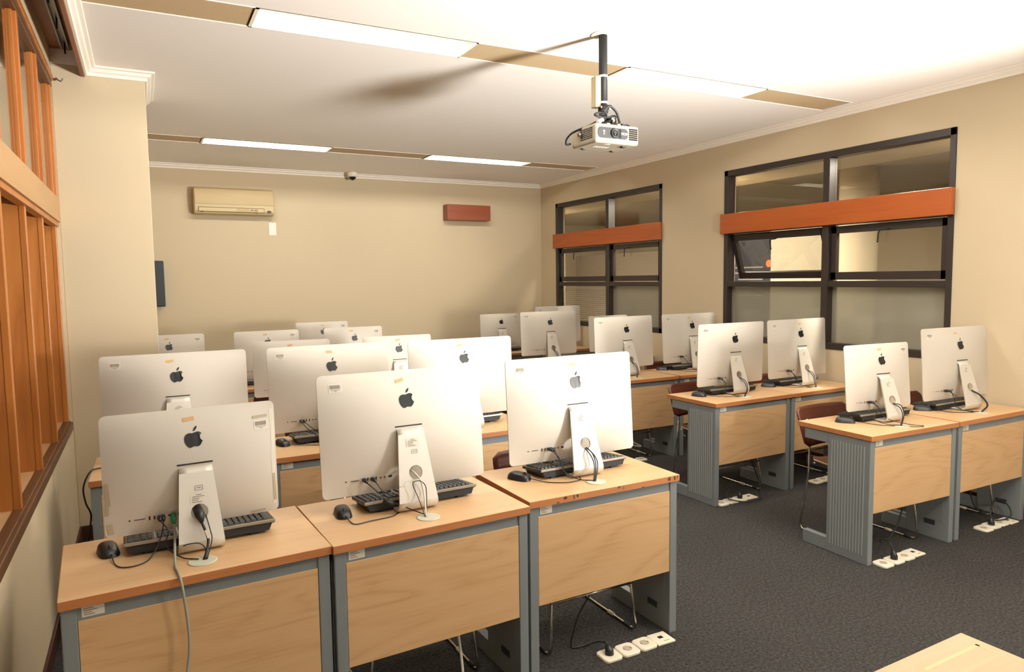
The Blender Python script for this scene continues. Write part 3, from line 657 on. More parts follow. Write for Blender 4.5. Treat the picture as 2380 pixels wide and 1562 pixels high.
DESKS = {  # key: x, y, rotation, label
 'a1': (-0.260, 2.315, 0.055, 'beech desk in the front row nearest the left windows, carrying the smaller computer'),
 'a2': (0.532, 2.348, 0.047, 'beech desk in the middle of the front left row'),
 'a3': (1.345, 2.429, 0.011, 'beech desk at the aisle end of the front left row, with chipped orange edge'),
 'l1': (-0.264, 3.700, -0.019, 'beech desk behind the front row, against the pillar and left windows'),
 'l2': (0.535, 3.700, 0.0, 'beech desk in the middle of the second left row, seen between two front monitors'),
 'l3': (1.333, 3.681, 0.012, 'beech desk at the aisle end of the second left row'),
 'o2': (0.565, 5.000, 0.0, 'beech desk in the third left row, behind the second row middle desk'),
 'o3': (1.365, 4.975, 0.0, 'beech desk at the aisle end of the third left row'),
 'n1': (-0.225, 6.25, 0.0, 'beech desk just behind the pillar in the fourth left row'),
 'n2': (0.572, 6.25, 0.0, 'beech desk in the middle of the fourth left row, below the air conditioner'),
 'n3': (1.370, 6.24, 0.0, 'beech desk at the aisle end of the fourth left row'),
 'p3': (1.30, 7.27, 0.0, 'beech desk in the last left row, closest to the back wall'),
 'c1': (3.558, 2.481, -0.025, 'beech desk at the aisle end of the nearest right row, ribbed grey end showing'),
 'c2': (4.372, 2.466, 0.002, 'beech desk against the right wall in the nearest right row'),
 'b1': (3.560, 3.684, 0.026, 'beech desk at the aisle end of the second right row, beyond the nearest one'),
 'b2': (4.358, 3.706, 0.010, 'beech desk against the right wall in the second right row, under the large window'),
 'd1': (3.512, 4.928, 0.0, 'beech desk at the aisle end of the third right row'),
 'd2': (4.325, 4.928, 0.0, 'beech desk against the right wall in the third right row'),
 'e1': (3.540, 6.310, 0.0, 'beech desk at the aisle end of the fourth right row'),
 'e2': (4.350, 6.310, 0.0, 'beech desk against the right wall in the fourth right row, by the smaller window'),
 'f1': (3.560, 7.520, 0.0, 'beech desk at the aisle end of the last right row by the back wall'),
 'f2': (4.370, 7.520, 0.0, 'beech desk in the far right corner of the last right row'),
}
desk0 = make_desk('')
index_kids()
DOBJ = {}
for i, (k, (x, y, rz, lab)) in enumerate(DESKS.items()):
    if i == 0:
        desk0.location = (x, y, 0); desk0.rotation_euler = (0, 0, rz); desk0['label'] = lab; DOBJ[k] = desk0
    else: DOBJ[k] = dup(desk0, lab, (x, y, 0), rz)
def dloc(k, u, v, z=0.0):
    x, y, rz, _ = DESKS[k]; c, s = math.cos(rz), math.sin(rz)
    return (x + u * c - v * s, y + u * s + v * c, z)
# chips along the edge of the front row's end desk
chips = []
random.seed(3)
bm = bmesh.new()
for (u, w_, z0, z1) in ((.13, .012, .723, .731), (.16, .02, .735, .747), (.21, .006, .728, .747), (.225, .012, .733, .748), (.44, .014, .738, .7485), (.47, .004, .725, .7485), (.57, .02, .722, .727), (.72, .018, .73, .748), (.755, .012, .728, .7485), (.775, .008, .735, .748)):
    vs = [bm.verts.new((u + w_ * (0.5 + 0.5 * math.cos(a)) + random.uniform(-.003, .003), -0.0006, (z0 + z1) / 2 + (z1 - z0) / 2 * math.sin(a) + random.uniform(-.001, .001))) for a in [2 * math.pi * i / 7 for i in range(7)]]
    bm.faces.new(vs)
mesh_obj('edge_chip', bm, M_SILLD, DOBJ['a3'])
# teacher's desk in the foreground corner (only its far corner shows)
t = thing('front_desk', 'pale wooden desk in the bottom right foreground, only its corner visible', 'desk', (0.95, 0.40, 0), math.radians(1.2))
bm = bmesh.new(); quadbox(bm, 0.0, 0.845, 0.0, 0.568, 0.72, 0.75); bm.normal_update()
for f in bm.faces: f.material_index = 0 if f.normal.z > 0.5 else 1
mesh_obj('desktop', bm, [M_TOPF, M_EDGE], t, bevel=0.0025)
for x0 in (0.006, 0.80): bxo('end_panel', x0, x0 + 0.04, 0.05, 0.55, 0, 0.7195, M_STEEL, t, bevel=0.003)
bxo('modesty_panel', 0.047, 0.80, 0.52, 0.538, 0.3, 0.7195, M_PANEL, t)
bm = bmesh.new(); quadbox(bm, 0.60, 0.818, 0.508, 0.518, 0.7499, 0.7503); quadbox(bm, 0.812, 0.818, 0.47, 0.518, 0.7499, 0.7503); mesh_obj('top_strip', bm, M_PANEL, t)  # thin L-shaped strip of panel wood lying on the desktop

# ------------------------------------------------------------------ computers
LOGO_BODY = [(0.02, .80), (.12, .835), (.25, .86), (.36, .845), (.46, .78), (.50, .735), (.435, .675), (.40, .60), (.385, .50), (.40, .41), (.445, .335), (.51, .275), (.545, .26), (.50, .15), (.435, .04), (.36, -.045), (.28, -.095), (.20, -.105), (.12, -.085), (.04, -.07), (-.04, -.085), (-.12, -.12), (-.20, -.15), (-.28, -.125), (-.37, -.05), (-.45, .06), (-.52, .22), (-.555, .38), (-.55, .52), (-.50, .65), (-.42, .74), (-.31, .79), (-.20, .80), (-.09, .775)]
LOGO_LEAF = [(0.0, .93), (.03, 1.04), (.10, 1.14), (.19, 1.215), (.235, 1.23), (.235, 1.14), (.20, 1.05), (.13, .965), (.05, .915), (.01, .91)]
def surf(x, z, w, h, D):
    a = min(abs(2 * x / w), 1); b = min(abs(2 * (z - h / 2) / h), 1)
    return -D * (1 - a ** 2.4) * (1 - b ** 2.4)
def body_mesh(w, h, D, rc):
    bm = bmesh.new()
    per = []
    nn = 7
    def edge(p, q, k):
        for i in range(k): per.append((p[0] + (q[0] - p[0]) * i / k, p[1] + (q[1] - p[1]) * i / k))
    cs = ((w / 2 - rc, h / 2 - rc, 0), (-w / 2 + rc, h / 2 - rc, 90), (-w / 2 + rc, -h / 2 + rc, 180), (w / 2 - rc, -h / 2 + rc, 270))
    for ci, (cx, cz, a0) in enumerate(cs):
        for k in range(nn):
            a = math.radians(a0 + 90 * k / nn); per.append((cx + rc * math.cos(a), cz + rc * math.sin(a)))
        e0 = (cx + rc * math.cos(math.radians(a0 + 90)), cz + rc * math.sin(math.radians(a0 + 90)))
        nx, nz, na = cs[(ci + 1) % 4]
        e1 = (nx + rc * math.cos(math.radians(na)), nz + rc * math.sin(math.radians(na)))
        edge(e0, e1, 18)
    rs = [1, .985, .965, .94, .91, .875, .83, .77, .7, .6, .5, .38, .25, .12]
    rings = []
    for s in rs:
        rings.append([bm.verts.new((x * s, surf(x * s, z * s + h / 2, w, h, D), z * s + h / 2)) for x, z in per])
    c = bm.verts.new((0, surf(0, h / 2, w, h, D), h / 2)); N = len(per)
    for a, b in zip(rings, rings[1:]):
        for i in range(N): bm.faces.new((a[i], b[i], b[(i + 1) % N], a[(i + 1) % N]))
    for i in range(N): bm.faces.new((rings[-1][i], c, rings[-1][(i + 1) % N]))
    fr = [bm.verts.new((x, 0.005, z + h / 2)) for x, z in per]
    for i in range(N): bm.faces.new((fr[i], rings[0][i], rings[0][(i + 1) % N], fr[(i + 1) % N]))
    bm.faces.new(fr)
    bmesh.ops.recalc_face_normals(bm, faces=bm.faces)
    for f in bm.faces: f.smooth = len(f.verts) < 10
    for e in bm.edges:
        if e.calc_face_angle(0) > 0.6: e.smooth = False
    return bm
def patch(bm, pts, w, h, D, off, mi=0):
    """Flat outline (x,z) laid on the curved back as a fan."""
    cx = sum(p[0] for p in pts) / len(pts); cz = sum(p[1] for p in pts) / len(pts)
    def V(x, z): return bm.verts.new((x, surf(x, z, w, h, D) - off, z))
    mids = [V(cx + (x - cx) * .5, cz + (z - cz) * .5) for x, z in pts]; outs = [V(x, z) for x, z in pts]; c = V(cx, cz)
    n = len(pts)
    for i in range(n):
        j = (i + 1) % n
        bm.faces.new((outs[i], outs[j], mids[j], mids[i])).material_index = mi
        bm.faces.new((mids[i], mids[j], c)).material_index = mi
def rect(x, z, w, h, ang=0):
    c, s = math.cos(ang), math.sin(ang)
    base = [(-w / 2, -h / 2), (0, -h / 2), (w / 2, -h / 2), (w / 2, 0), (w / 2, h / 2), (0, h / 2), (-w / 2, h / 2), (-w / 2, 0)]
    return [(x + a * c - b * s, z + a * s + b * c) for a, b in base]
def logo_obj(w, h, D, zc, H_, parent):
    bm = bmesh.new(); k = H_ / 1.38
    def V(x, z): return bm.verts.new((x * k, surf(x * k, zc + (z - .54) * k, w, h, D) - 0.0020, zc + (z - .54) * k))
    for pts in (LOGO_BODY, LOGO_LEAF):
        vs = [V(x, z) for x, z in pts]
        f = bm.faces.new(vs)
    bmesh.ops.triangulate(bm, faces=bm.faces[:])
    bmesh.ops.recalc_face_normals(bm, faces=bm.faces)
    for f in bm.faces:
        if f.normal.y > 0: f.normal_flip()
    return mesh_obj('logo', bm, M_BLACKGL, parent)
SPEC = {27: dict(w=0.690, h=0.475, zb=0.068, D=0.046, wt=0.105, wb=0.163, hz=0.318, hy=0.083, hole=0.150, hr=0.0275, logo=0.078, back=0.12),
        21: dict(w=0.555, h=0.405, zb=0.066, D=0.040, wt=0.104, wb=0.144, hz=0.282, hy=0.085, hole=0.133, hr=0.0270, logo=0.072, back=0.12)}
def make_stand(sp, parent):
    wt, wb, hz, hy = sp['wt'], sp['wb'], sp['hz'], sp['hy']
    prof = [(0.185, 0.004), (0.12, 0.004), (0.045, 0.004)]
    for k in range(7):
        a = math.radians(90 * k / 6); prof.append((0.034 - 0.032 * math.sin(a), 0.036 - 0.032 * math.cos(a)))
    P0 = Vector((0.002, 0.042)); P1 = Vector((hy - 0.012, hz - 0.022))
    prof.append((P0.x, P0.y))
    post = []
    for k in range(5):
        a = k / 4; post.append((P1.x + (0.004 + 0.05 * a) * a + 0.002 * a, P1.y + 0.022 * math.sin(a * math.pi / 2)))
    def hw(z): return (wb + (wt - wb) * min(max((z - 0.03) / (hz - 0.03), 0), 1)) / 2
    bm = bmesh.new()
    def strip(pr):
        rows = [[bm.verts.new((hw(z) * s, y, z)) for s in (-1, -0.5, 0, 0.5, 1)] for y, z in pr]
        for a, b in zip(rows, rows[1:]):
            for i in range(4): bm.faces.new((a[i], a[i + 1], b[i + 1], b[i]))
    strip(prof)
    # flat section with a round cable hole
    d = (P1 - P0); ln = d.length; d.normalize()
    zc = sp['hole']; tc_ = (zc - P0.y) / d.y
    def pt(x, t): q = P0 + d * t; return (x, q.x, q.y)
    def hwt(t): return hw((P0 + d * t).y)
    t0, t1 = tc_ - 0.048, tc_ + 0.048
    t0 = max(t0, 0.012)
    def seg(ta, tb, n=3):
        rows = []
        for k in range(n + 1):
            t = ta + (tb - ta) * k / n; rows.append([bm.verts.new(pt(hwt(t) * s, t)) for s in (-1, -0.5, 0, 0.5, 1)])
        for a, b in zip(rows, rows[1:]):
            for i in range(4): bm.faces.new((a[i], a[i + 1], b[i + 1], b[i]))
    seg(0, t0, 2); seg(t1, ln, 4)
    N = 32; circ = []; per = []
    for k in range(N):
        a = 2 * math.pi * k / N; c, s = math.cos(a), math.sin(a)
        circ.append(bm.verts.new(pt(sp['hr'] * c, tc_ + sp['hr'] * s)))
        hx = hwt(tc_); up = (t1 - tc_) if s > 0 else (tc_ - t0)
        q = min(hx / abs(c) if abs(c) > 1e-6 else 1e9, up / abs(s) if abs(s) > 1e-6 else 1e9)
        x, tt = q * c, tc_ + q * s
        if abs(abs(x) - hx) < 1e-6: x = math.copysign(hwt(tt), x)
        per.append(bm.verts.new(pt(x, tt)))
    for k in range(N): bm.faces.new((circ[k], circ[(k + 1) % N], per[(k + 1) % N], per[k]))
    # corner filler triangles
    for sx in (-1, 1):
        for tt in (t0, t1):
            cv = bm.verts.new(pt(sx * hwt(tt), tt))
            near = sorted(range(N), key=lambda k: (per[k].co - cv.co).length)[:2]
            if (per[near[0]].co - cv.co).length > 1e-4: bm.faces.new((cv, per[near[0]], per[near[1]]))
    strip([(P1.x, P1.y)] + post)
    bmesh.ops.remove_doubles(bm, verts=bm.verts, dist=2e-4)
    bm.normal_update()
    for f in bm.faces:
        c = f.calc_center_median(); d_ = Vector((0, c.y - 0.14, c.z - 0.10))
        if f.normal.dot(d_) < 0: f.normal_flip()
    bm.normal_update()
    flat_n = Vector((0, -d.y, d.x))
    for f in bm.faces: f.smooth = abs(f.normal.dot(flat_n)) < 0.9995
    o = mesh_obj('stand', bm, M_STAND, parent)
    # make normals face the back (-y side)
    md = o.modifiers.new('solid', 'SOLIDIFY'); md.thickness = 0.008; md.offset = -1.0
    return o
def make_computer(size):
    sp = SPEC[size]; w, h, D = sp['w'], sp['h'], sp['D']
    t = thing('desktop_computer', '', 'computer', (0, 0, 0), 0)
    hs = mesh_obj('housing', body_mesh(w, h, D, 0.020), M_ALU, t); hs.location = (0, sp['back'], sp['zb'])
    logo_obj(w, h, D, h * 0.765, sp['logo'], hs)
    bm = bmesh.new(); quadbox(bm, -w / 2 + 0.006, w / 2 - 0.006, 0.0051, 0.0065, 0.075, h - 0.006); mesh_obj('screen', bm, M_SCREEN, hs)
    st = make_stand(sp, t)
    lz = sp['hz'] - 0.05
    return t, hs, st, sp
def add_ports(hs, sp, n_plug_gap=()):
    w, h, D = sp['w'], sp['h'], sp['D']; x = -w * 0.37; z = h * 0.125; k_ = 0.87 if w < 0.6 else 1.0
    def p(name, x0, wd, ht, mt=M_PORT):
        x0 = x + (x0 - x) * k_
        bm = bmesh.new(); patch(bm, rect(x0, z, wd, ht), w, h, D, 0.0014); mesh_obj(name, bm, mt, hs)
    p('audio_jack', x, 0.005, 0.005); p('card_slot', x + 0.034, 0.033, 0.0025)
    for i in range(4): p('usb_port', x + 0.068 + 0.0165 * i, 0.0048, 0.0135)
    for i in range(2): p('display_port', x + 0.136 + 0.0165 * i, 0.006, 0.0065)
    p('network_port', x + 0.175, 0.0135, 0.0085)
PROTO = {}
def build_protos():
    for size in (27, 21):
        t, hs, st, sp = make_computer(size)
        add_ports(hs, sp)
        w, h, D = sp['w'], sp['h'], sp['D']
        bm = bmesh.new(); quadbox(bm, -sp['wt'] / 2 - 0.004, sp['wt'] / 2 + 0.004, surf(0, sp['hz'] - sp['zb'], w, h, D) - 0.0012, surf(0, sp['hz'] - sp['zb'], w, h, D) + 0.01, sp['hz'] - sp['zb'] + 0.001, sp['hz'] - sp['zb'] + 0.006)
        mesh_obj('hinge_slot', bm, M_PORT, hs)
        bm = bmesh.new(); patch(bm, rect(w * 0.44, h * 0.17, 0.016, 0.016), w, h, D, 0.0004); mesh_obj('lock_slot', bm, M_ALU, hs)
        PROTO[size] = t
build_protos()
index_kids()
# key: size, x, y of the screen's lower edge centre, rotation, tilt, sticker side, tape, label
COMP = {
 'A1': (21, 0.129, 2.629, 3.4, 2.5, 'R', 1, 'smaller silver all-in-one computer with peeling edge tape and green plug, front left'),
 'A2': (27, 0.914, 2.666, 1.7, 5.0, 'L', 1, 'large silver all-in-one computer in the front row with white lead through its stand'),
 'A3': (27, 1.754, 2.728, 0.8, 4.0, 'L', 2, 'large silver all-in-one computer at the aisle end of the front left row'),
 'L1': (27, 0.135, 4.000, 0.8, 3.4, 'L', 1, 'large silver all-in-one computer right beside the pillar, directly behind the smaller front computer'),
 'L2': (27, 0.930, 3.990, 1.5, 4.1, 'L', 1, 'large silver all-in-one computer in the middle of the second left row'),
 'L3': (27, 1.721, 3.930, 0.1, 3.4, '-', 1, 'large silver all-in-one computer at the aisle end of the second left row'),
 'O2': (21, 0.959, 5.317, -2.0, 3.4, '-', 1, 'smaller silver all-in-one computer in the middle of the third left row, mostly hidden'),
 'O3': (21, 1.758, 5.273, -0.9, 3.4, '-', 1, 'smaller silver all-in-one computer at the aisle end of the third left row'),
 'N1': (21, 0.174, 6.540, 1.7, 3.4, 'R', 1, 'silver all-in-one computer half hidden by the pillar, fourth left row'),
 'N2': (21, 0.965, 6.533, 1.1, 3.4, 'R', 1, 'silver all-in-one computer in the middle of the fourth left row, below the air conditioner'),
 'N3': (21, 1.743, 6.520, 1.2, 3.4, 'R', 1, 'silver all-in-one computer at the aisle end of the fourth left row'),
 'P3': (21, 1.685, 7.560, 2.1, 3.4, 'R', 1, 'silver all-in-one computer farthest back on the left, nearest the back wall'),
 'C1': (21, 4.040, 2.772, -4.8, 5.0, 'R', 1, 'smaller silver all-in-one computer on the nearest right desk, sticker at its top right'),
 'C2': (27, 4.817, 2.752, -1.8, 3.8, 'L', 1, 'large silver all-in-one computer beside the right wall in the nearest right row'),
 'B1': (27, 4.010, 4.000, 0.8, -1.0, 'L', 0, 'large silver all-in-one computer at the aisle end of the second right row'),
 'B2': (27, 4.775, 4.010, 0.6, 2.6, 'L', 1, 'large silver all-in-one computer beside the right wall in the second right row'),
 'D1': (27, 3.944, 5.256, 3.0, 3.2, 'L', 0, 'large silver all-in-one computer at the aisle end of the third right row'),
 'D2': (27, 4.758, 5.276, 0.2, 3.6, 'L', 1, 'large silver all-in-one computer beside the right wall in the third right row'),
 'E1': (27, 3.938, 6.619, -1.8, 3.3, 'L', 0, 'large silver all-in-one computer at the aisle end of the fourth right row'),
 'E2': (21, 4.732, 6.607, 1.9, 3.6, '-', 0, 'silver all-in-one computer under the smaller window, almost hidden by the computer before it'),
 'F1': (21, 3.955, 7.840, 1.0, 3.4, 'R', 0, 'smaller silver all-in-one computer at the aisle end of the last right row'),
 'F2': (27, 4.799, 7.820, 1.5, 3.5, 'L', 1, 'silver all-in-one computer in the far right corner, only its top edge showing'),
}
GRP_C = 'silver all-in-one computers seen from behind'
used = {27: False, 21: False}
COBJ = {}
def kid(o, name):
    for c in o.children:
        if c.name.split('.')[0] == name: return c
def barcode(hs, sp, x, z, s=1.0):
    w, h, D = sp['w'], sp['h'], sp['D']; bm = bmesh.new()
    patch(bm, rect(x, z, 0.050 * s, 0.034 * s), w, h, D, 0.0010, 0)
    random.seed(int((x + 1) * 1000)); xx = x - 0.020 * s
    while xx < x + 0.019 * s:
        b = random.choice((0.0012, 0.002, 0.0028)) * s; patch(bm, rect(xx + b / 2, z + 0.004 * s, b, 0.015 * s), w, h, D, 0.0016, 1); xx += b + random.choice((0.0012, 0.0018)) * s
    patch(bm, rect(x, z - 0.008 * s, 0.034 * s, 0.0018), w, h, D, 0.0016, 1); patch(bm, rect(x, z - 0.0125 * s, 0.010 * s, 0.0018), w, h, D, 0.0016, 1)
    mesh_obj('barcode_sticker', bm, [M_STICK, M_INK], hs)
def tape(hs, sp, x, z, ww, hh, ang, name='tape_label'):
    bm = bmesh.new(); patch(bm, rect(x, z, ww, hh, ang), sp['w'], sp['h'], sp['D'], 0.0012); return mesh_obj(name, bm, M_TAPE, hs)
for key, (size, x, y, rz, ti, side, tp, lab) in COMP.items():
    a = math.radians(rz); sp = SPEC[size]; bk = sp['back']
    loc = (x + bk * math.sin(a), y - bk * math.cos(a), 0.75)
    if used[size]: c = dup(PROTO[size], lab, loc, a, GRP_C)
    else: c = PROTO[size]; c.location = loc; c.rotation_euler = (0, 0, a); c['label'] = lab; c['group'] = GRP_C; used[size] = True
    COBJ[key] = c
for key, (size, x, y, rz, ti, side, tp, lab) in COMP.items():
    c = COBJ[key]; sp = SPEC[size]; hs = kid(c, 'housing'); hs.rotation_euler = (-math.radians(ti), 0, 0); w, h = sp['w'], sp['h']
    if side == 'L': barcode(hs, sp, -w * 0.40, h * 0.895)
    if side == 'R': barcode(hs, sp, w * (0.41 if key == 'A1' else 0.40), h * (0.80 if key == 'A1' else 0.88))
    if tp:
        random.seed(key); ang = random.uniform(-0.1, 0.25)
        tape(hs, sp, random.uniform(-0.03, 0.01), h * 0.915, 0.036, 0.013, ang if key != 'A3' else -0.05)
        if tp == 2: tape(hs, sp, w * 0.115, h * 0.90, 0.018, 0.006, -0.6)
    # asset label on the stand
    st = kid(c, 'stand')
    sz = sp['hz'] - (0.105 if key == 'A1' else 0.055)
    yy = 0.002 + (sp['hy'] - 0.014) * (sz - 0.042) / (sp['hz'] - 0.064)
    bm = bmesh.new(); lx = 0.052; lh = 0.030
    dy = (sp['hy'] - 0.014) / (sp['hz'] - 0.064)
    def lp(x0, x1, z0, z1, off, mi):
        vs = [bm.verts.new((xx, yy + dy * zz - off, sz + zz)) for xx, zz in ((x0, z0), (x1, z0), (x1, z1), (x0, z1))]; bm.faces.new(vs).material_index = mi
    lp(-lx / 2, lx / 2, -lh / 2, lh / 2, 0.0012, 0)
    for i, (fa, fb) in enumerate(((-0.15, 0.2), (-0.36, 0.36), (-0.40, 0.05), (-0.40, 0.0), (-0.40, 0.2))):
        lp(fa * lx, fb * lx, lh * (0.38 - 0.19 * i) - 0.001, lh * (0.38 - 0.19 * i) + 0.001, 0.0018, 1)
    mesh_obj('asset_label', bm, [M_STICK, M_INK], st)
    if key in ('A1', 'A2'):
        zz0 = (0.033 if key == 'A1' else -0.034)
        bm = bmesh.new(); pts = round_corner([(-0.012, 0, zz0 - 0.007), (0.012, 0, zz0 - 0.007), (0.012, 0, zz0 + 0.007), (-0.012, 0, zz0 + 0.007), (-0.012, 0, zz0 - 0.007)], 0.003)
        tube(bm, [(p.x + 0.004, yy + dy * p.z - 0.0016, sz + p.z) for p in pts], 0.0006, 5, False); quadbox(bm, -0.003, 0.010, yy + dy * zz0 - 0.0016, yy + dy * zz0 - 0.0008, sz + zz0 - 0.001, sz + zz0 + 0.001)
        mesh_obj('number_tag', bm, M_INK, st)
# worn tape remains around the smaller front computer
hs = kid(COBJ['A1'], 'housing'); sp = SPEC[21]; w, h, D = sp['w'], sp['h'], sp['D']
bm = bmesh.new()
patch(bm, rect(w / 2 - 0.013, h * 0.50, 0.014, h * 0.86), w, h, D, 0.0010)
mesh_obj('yellowed_tape', bm, M_STICK, hs)
bm = bmesh.new()
for (px, pz, pw, ph, an) in ((-w / 2 + .012, h * .36, .013, .075, .05), (-w / 2 + .010, h * .25, .010, .05, -.04), (-w / 2 + .016, h * .075, .016, .036, .1), (w * .37, .010, .05, .009, .03), (w / 2 - .012, h * .22, .010, .10, .02)):
    patch(bm, rect(px, pz, pw, ph, an), w, h, D, 0.0016)
mesh_obj('tape_residue', bm, M_CLEAR, hs)
bm = bmesh.new(); patch(bm, rect(w * .405, h * .872, .052, .010, .04), w, h, D, 0.0016); mesh_obj('torn_label', bm, M_CLEAR, hs)

# ------------------------------------------------------------------ keyboards and mice
KW, KD = 0.482, 0.172
def make_keyboard():
    """Seen from its back edge: tray on flip feet, silver back edge, key rows, number pad on the viewer's left."""
    t = thing('keyboard', '', 'keyboard')
    tilt = 0.10
    Mk = Matrix.Translation((0, 0, 0.0125)) @ Matrix.Translation((0, KD, 0)) @ Matrix.Rotation(-tilt, 4, 'X') @ Matrix.Translation((0, -KD, 0))
    bm = bmesh.new(); quadbox(bm, 0.0, KW, 0.004, KD, 0.004, 0.018, 0, Mk); mesh_obj('tray', bm, M_BLACK, t, bevel=0.004)
    bm = bmesh.new(); vs = quadbox(bm, 0.010, KW - 0.010, 0.006, KD - 0.01, -0.019, 0.006, 0, Mk)
    for v in vs[:4]: v.co.x += 0.012 * (1 if v.co.x < KW / 2 else -1)
    mesh_obj('underside', bm, M_FOOT, t)
    bm = bmesh.new(); quadbox(bm, 0.0, KW, 0.0, 0.006, 0.008, 0.019, 0, Mk); mesh_obj('back_edge', bm, M_KEYTRIM, t, bevel=0.0015)
    for fx in (0.06, KW - 0.085):
        bm = bmesh.new(); quadbox(bm, fx, fx + 0.025, 0.016, 0.03, -0.032, -0.012, 0, Mk); mesh_obj('flip_foot', bm, M_FOOT, t)
    # key blocks: (x start, columns); rows from back (function keys) to front
    def keys(name, x0, cols, rows, skip=()):
        bm = bmesh.new()
        for r in range(rows):
            for c in range(cols):
                if (r, c) in skip: continue
                x = x0 + c * 0.0195; y = 0.018 + r * 0.0225 + (0.006 if r > 0 else 0)
                vs = quadbox(bm, x, x + 0.0165, y, y + 0.0185, 0.018, 0.0245, 0, None)
                for v in vs[4:]:
                    v.co.x += 0.0018 * (1 if v.co.x < x + 0.008 else -1); v.co.y += 0.0018 * (1 if v.co.y < y + 0.009 else -1)
                for v in vs: v.co = Mk @ v.co
        mesh_obj(name, bm, M_KEYS, t)
    keys('number_pad', 0.012, 4, 6); keys('navigation_keys', 0.101, 3, 3); keys('arrow_keys', 0.101, 3, 6, {(r_, c_) for r_ in range(4) for c_ in range(3)} | {(4, 0), (4, 2)}); keys('main_keys', 0.170, 15, 6, {(5, k) for k in range(5, 10)})
    bm = bmesh.new(); quadbox(bm, 0.170 + 5 * 0.0195, 0.170 + 10 * 0.0195 - 0.003, 0.1365, 0.155, 0.018, 0.0245, 0, Mk); mesh_obj('space_bar', bm, M_KEYS, t)
    bm = bmesh.new(); quadbox(bm, 0.093, 0.0965, 0.02, KD - 0.012, 0.018, 0.0192, 0, Mk); quadbox(bm, 0.163, 0.1665, 0.02, KD - 0.012, 0.018, 0.0192, 0, Mk); mesh_obj('divider', bm, M_KEYTRIM, t)
    return t
kb0 = make_keyboard()
def make_mouse():
    t = thing('computer_mouse', '', 'mouse')
    bm = bmesh.new()
    nx, ny = 14, 18
    grid = []
    for j in range(ny + 1):
        v = -1 + 2 * j / ny; row = []
        for i in range(nx + 1):
            u = -1 + 2 * i / nx
            e = (1 - abs(v) ** 3.2) ** (1 / 3.2) if abs(v) < 1 else 0
            x = u * 0.032 * e * (1 + 0.06 * v); y = v * 0.058
            z = 0.037 * (max(0, 1 - abs(u) ** 3) ** 0.5) * (max(0, 1 - abs(v) ** 3.5) ** 0.5) * (0.86 + 0.14 * v * 0.6) + 0.002
            row.append(bm.verts.new((x, y, z)))
        grid.append(row)
    for j in range(ny):
        for i in range(nx):
            bm.faces.new((grid[j][i], grid[j][i + 1], grid[j + 1][i + 1], grid[j + 1][i])).smooth = True
    bmesh.ops.remove_doubles(bm, verts=bm.verts, dist=1e-5)
    mesh_obj('shell', bm, M_BLACK, t)
    bm = bmesh.new(); lathe(bm, [(0.009, -0.003), (0.010, 0), (0.009, 0.003)], 14, Matrix.Translation((0, -0.032, 0.029)) @ Matrix.Rotation(math.pi / 2, 4, 'Y')); mesh_obj('scroll_wheel', bm, M_KEYS, t)
    return t
ms0 = make_mouse()
index_kids()
KBD = {  # desk, u, v, extra rotation
 'a1': (0.178, 0.258, -1.6), 'a2': (0.197, 0.246, -0.3), 'a3': (0.194, 0.232, 1.0), 'l2': (0.168, 0.240, 0.5), 'l3': (0.180, 0.245, 1.0),
 'c1': (0.268, 0.274, 0.0), 'c2': (0.190, 0.262, 0.0), 'b1': (0.215, 0.265, -2.0), 'b2': (0.190, 0.280, 1.5), 'd2': (0.165, 0.300, 0.0), 'f1': (0.18, 0.24, 0.0), 'n2': (0.16, 0.22, 0.0)}
MSE = {'a1': (0.135, 0.345, 8), 'a2': (0.126, 0.300, -6), 'a3': (0.124, 0.310, 24), 'l2': (0.112, 0.290, 12), 'c1': (0.205, 0.335, 40), 'c2': (0.165, 0.340, 42), 'b1': (0.135, 0.310, 20), 'b2': (0.125, 0.345, 42), 'd2': (0.115, 0.40, 42), 'n2': (0.10, 0.27, 10)}
where = {'a1': 'the smaller front left computer', 'a2': 'the middle front row computer', 'a3': 'the aisle-end front row computer', 'l2': 'the middle second-row computer on the left', 'l3': 'the aisle-end second-row computer on the left',
         'c1': 'the smaller computer on the nearest right desk', 'c2': 'the wall-side computer of the nearest right row', 'b1': 'the aisle-end computer of the second right row', 'b2': 'the wall-side computer of the second right row', 'd2': 'the wall-side computer of the third right row', 'f1': 'the last right-row aisle computer', 'n2': 'the middle fourth-row computer on the left'}
KOBJ, MOBJ = {}, {}
for i, (k, (u, v, r)) in enumerate(KBD.items()):
    lab = 'black keyboard with grey keys under ' + where[k]; loc = dloc(k, u, v, 0.7505); rz = DESKS[k][2] + math.radians(r)
    if i == 0: kb0.location = loc; kb0.rotation_euler = (0, 0, rz); kb0['label'] = lab; kb0['group'] = 'black keyboards'; KOBJ[k] = kb0
    else: KOBJ[k] = dup(kb0, lab, loc, rz, 'black keyboards')
for i, (k, (u, v, r)) in enumerate(MSE.items()):
    lab = 'black corded mouse beside the keyboard of ' + where[k]; loc = dloc(k, u, v, 0.7502); rz = DESKS[k][2] + math.radians(r)
    if i == 0: ms0.location = loc; ms0.rotation_euler = (0, 0, rz); ms0['label'] = lab; ms0['group'] = 'black mice'; MOBJ[k] = ms0
    else: MOBJ[k] = dup(ms0, lab, loc, rz, 'black mice')
bpy.context.view_layer.update()
def child_tube(name, parent, pts, r, m, n=6, sub=8):
    """World-space path turned into a part of parent."""
    inv = (Matrix.Translation(parent.location) @ Matrix.Rotation(parent.rotation_euler.z, 4, 'Z')).inverted()
    return tube_obj(name, [inv @ Vector(p) for p in pts], r, m, parent, n, True, sub)
def comp_pt(key, x, y, z):
    c = COBJ[key]; M = Matrix.Translation(c.location) @ Matrix.Rotation(c.rotation_euler.z, 4, 'Z'); return M @ Vector((x, y, z))
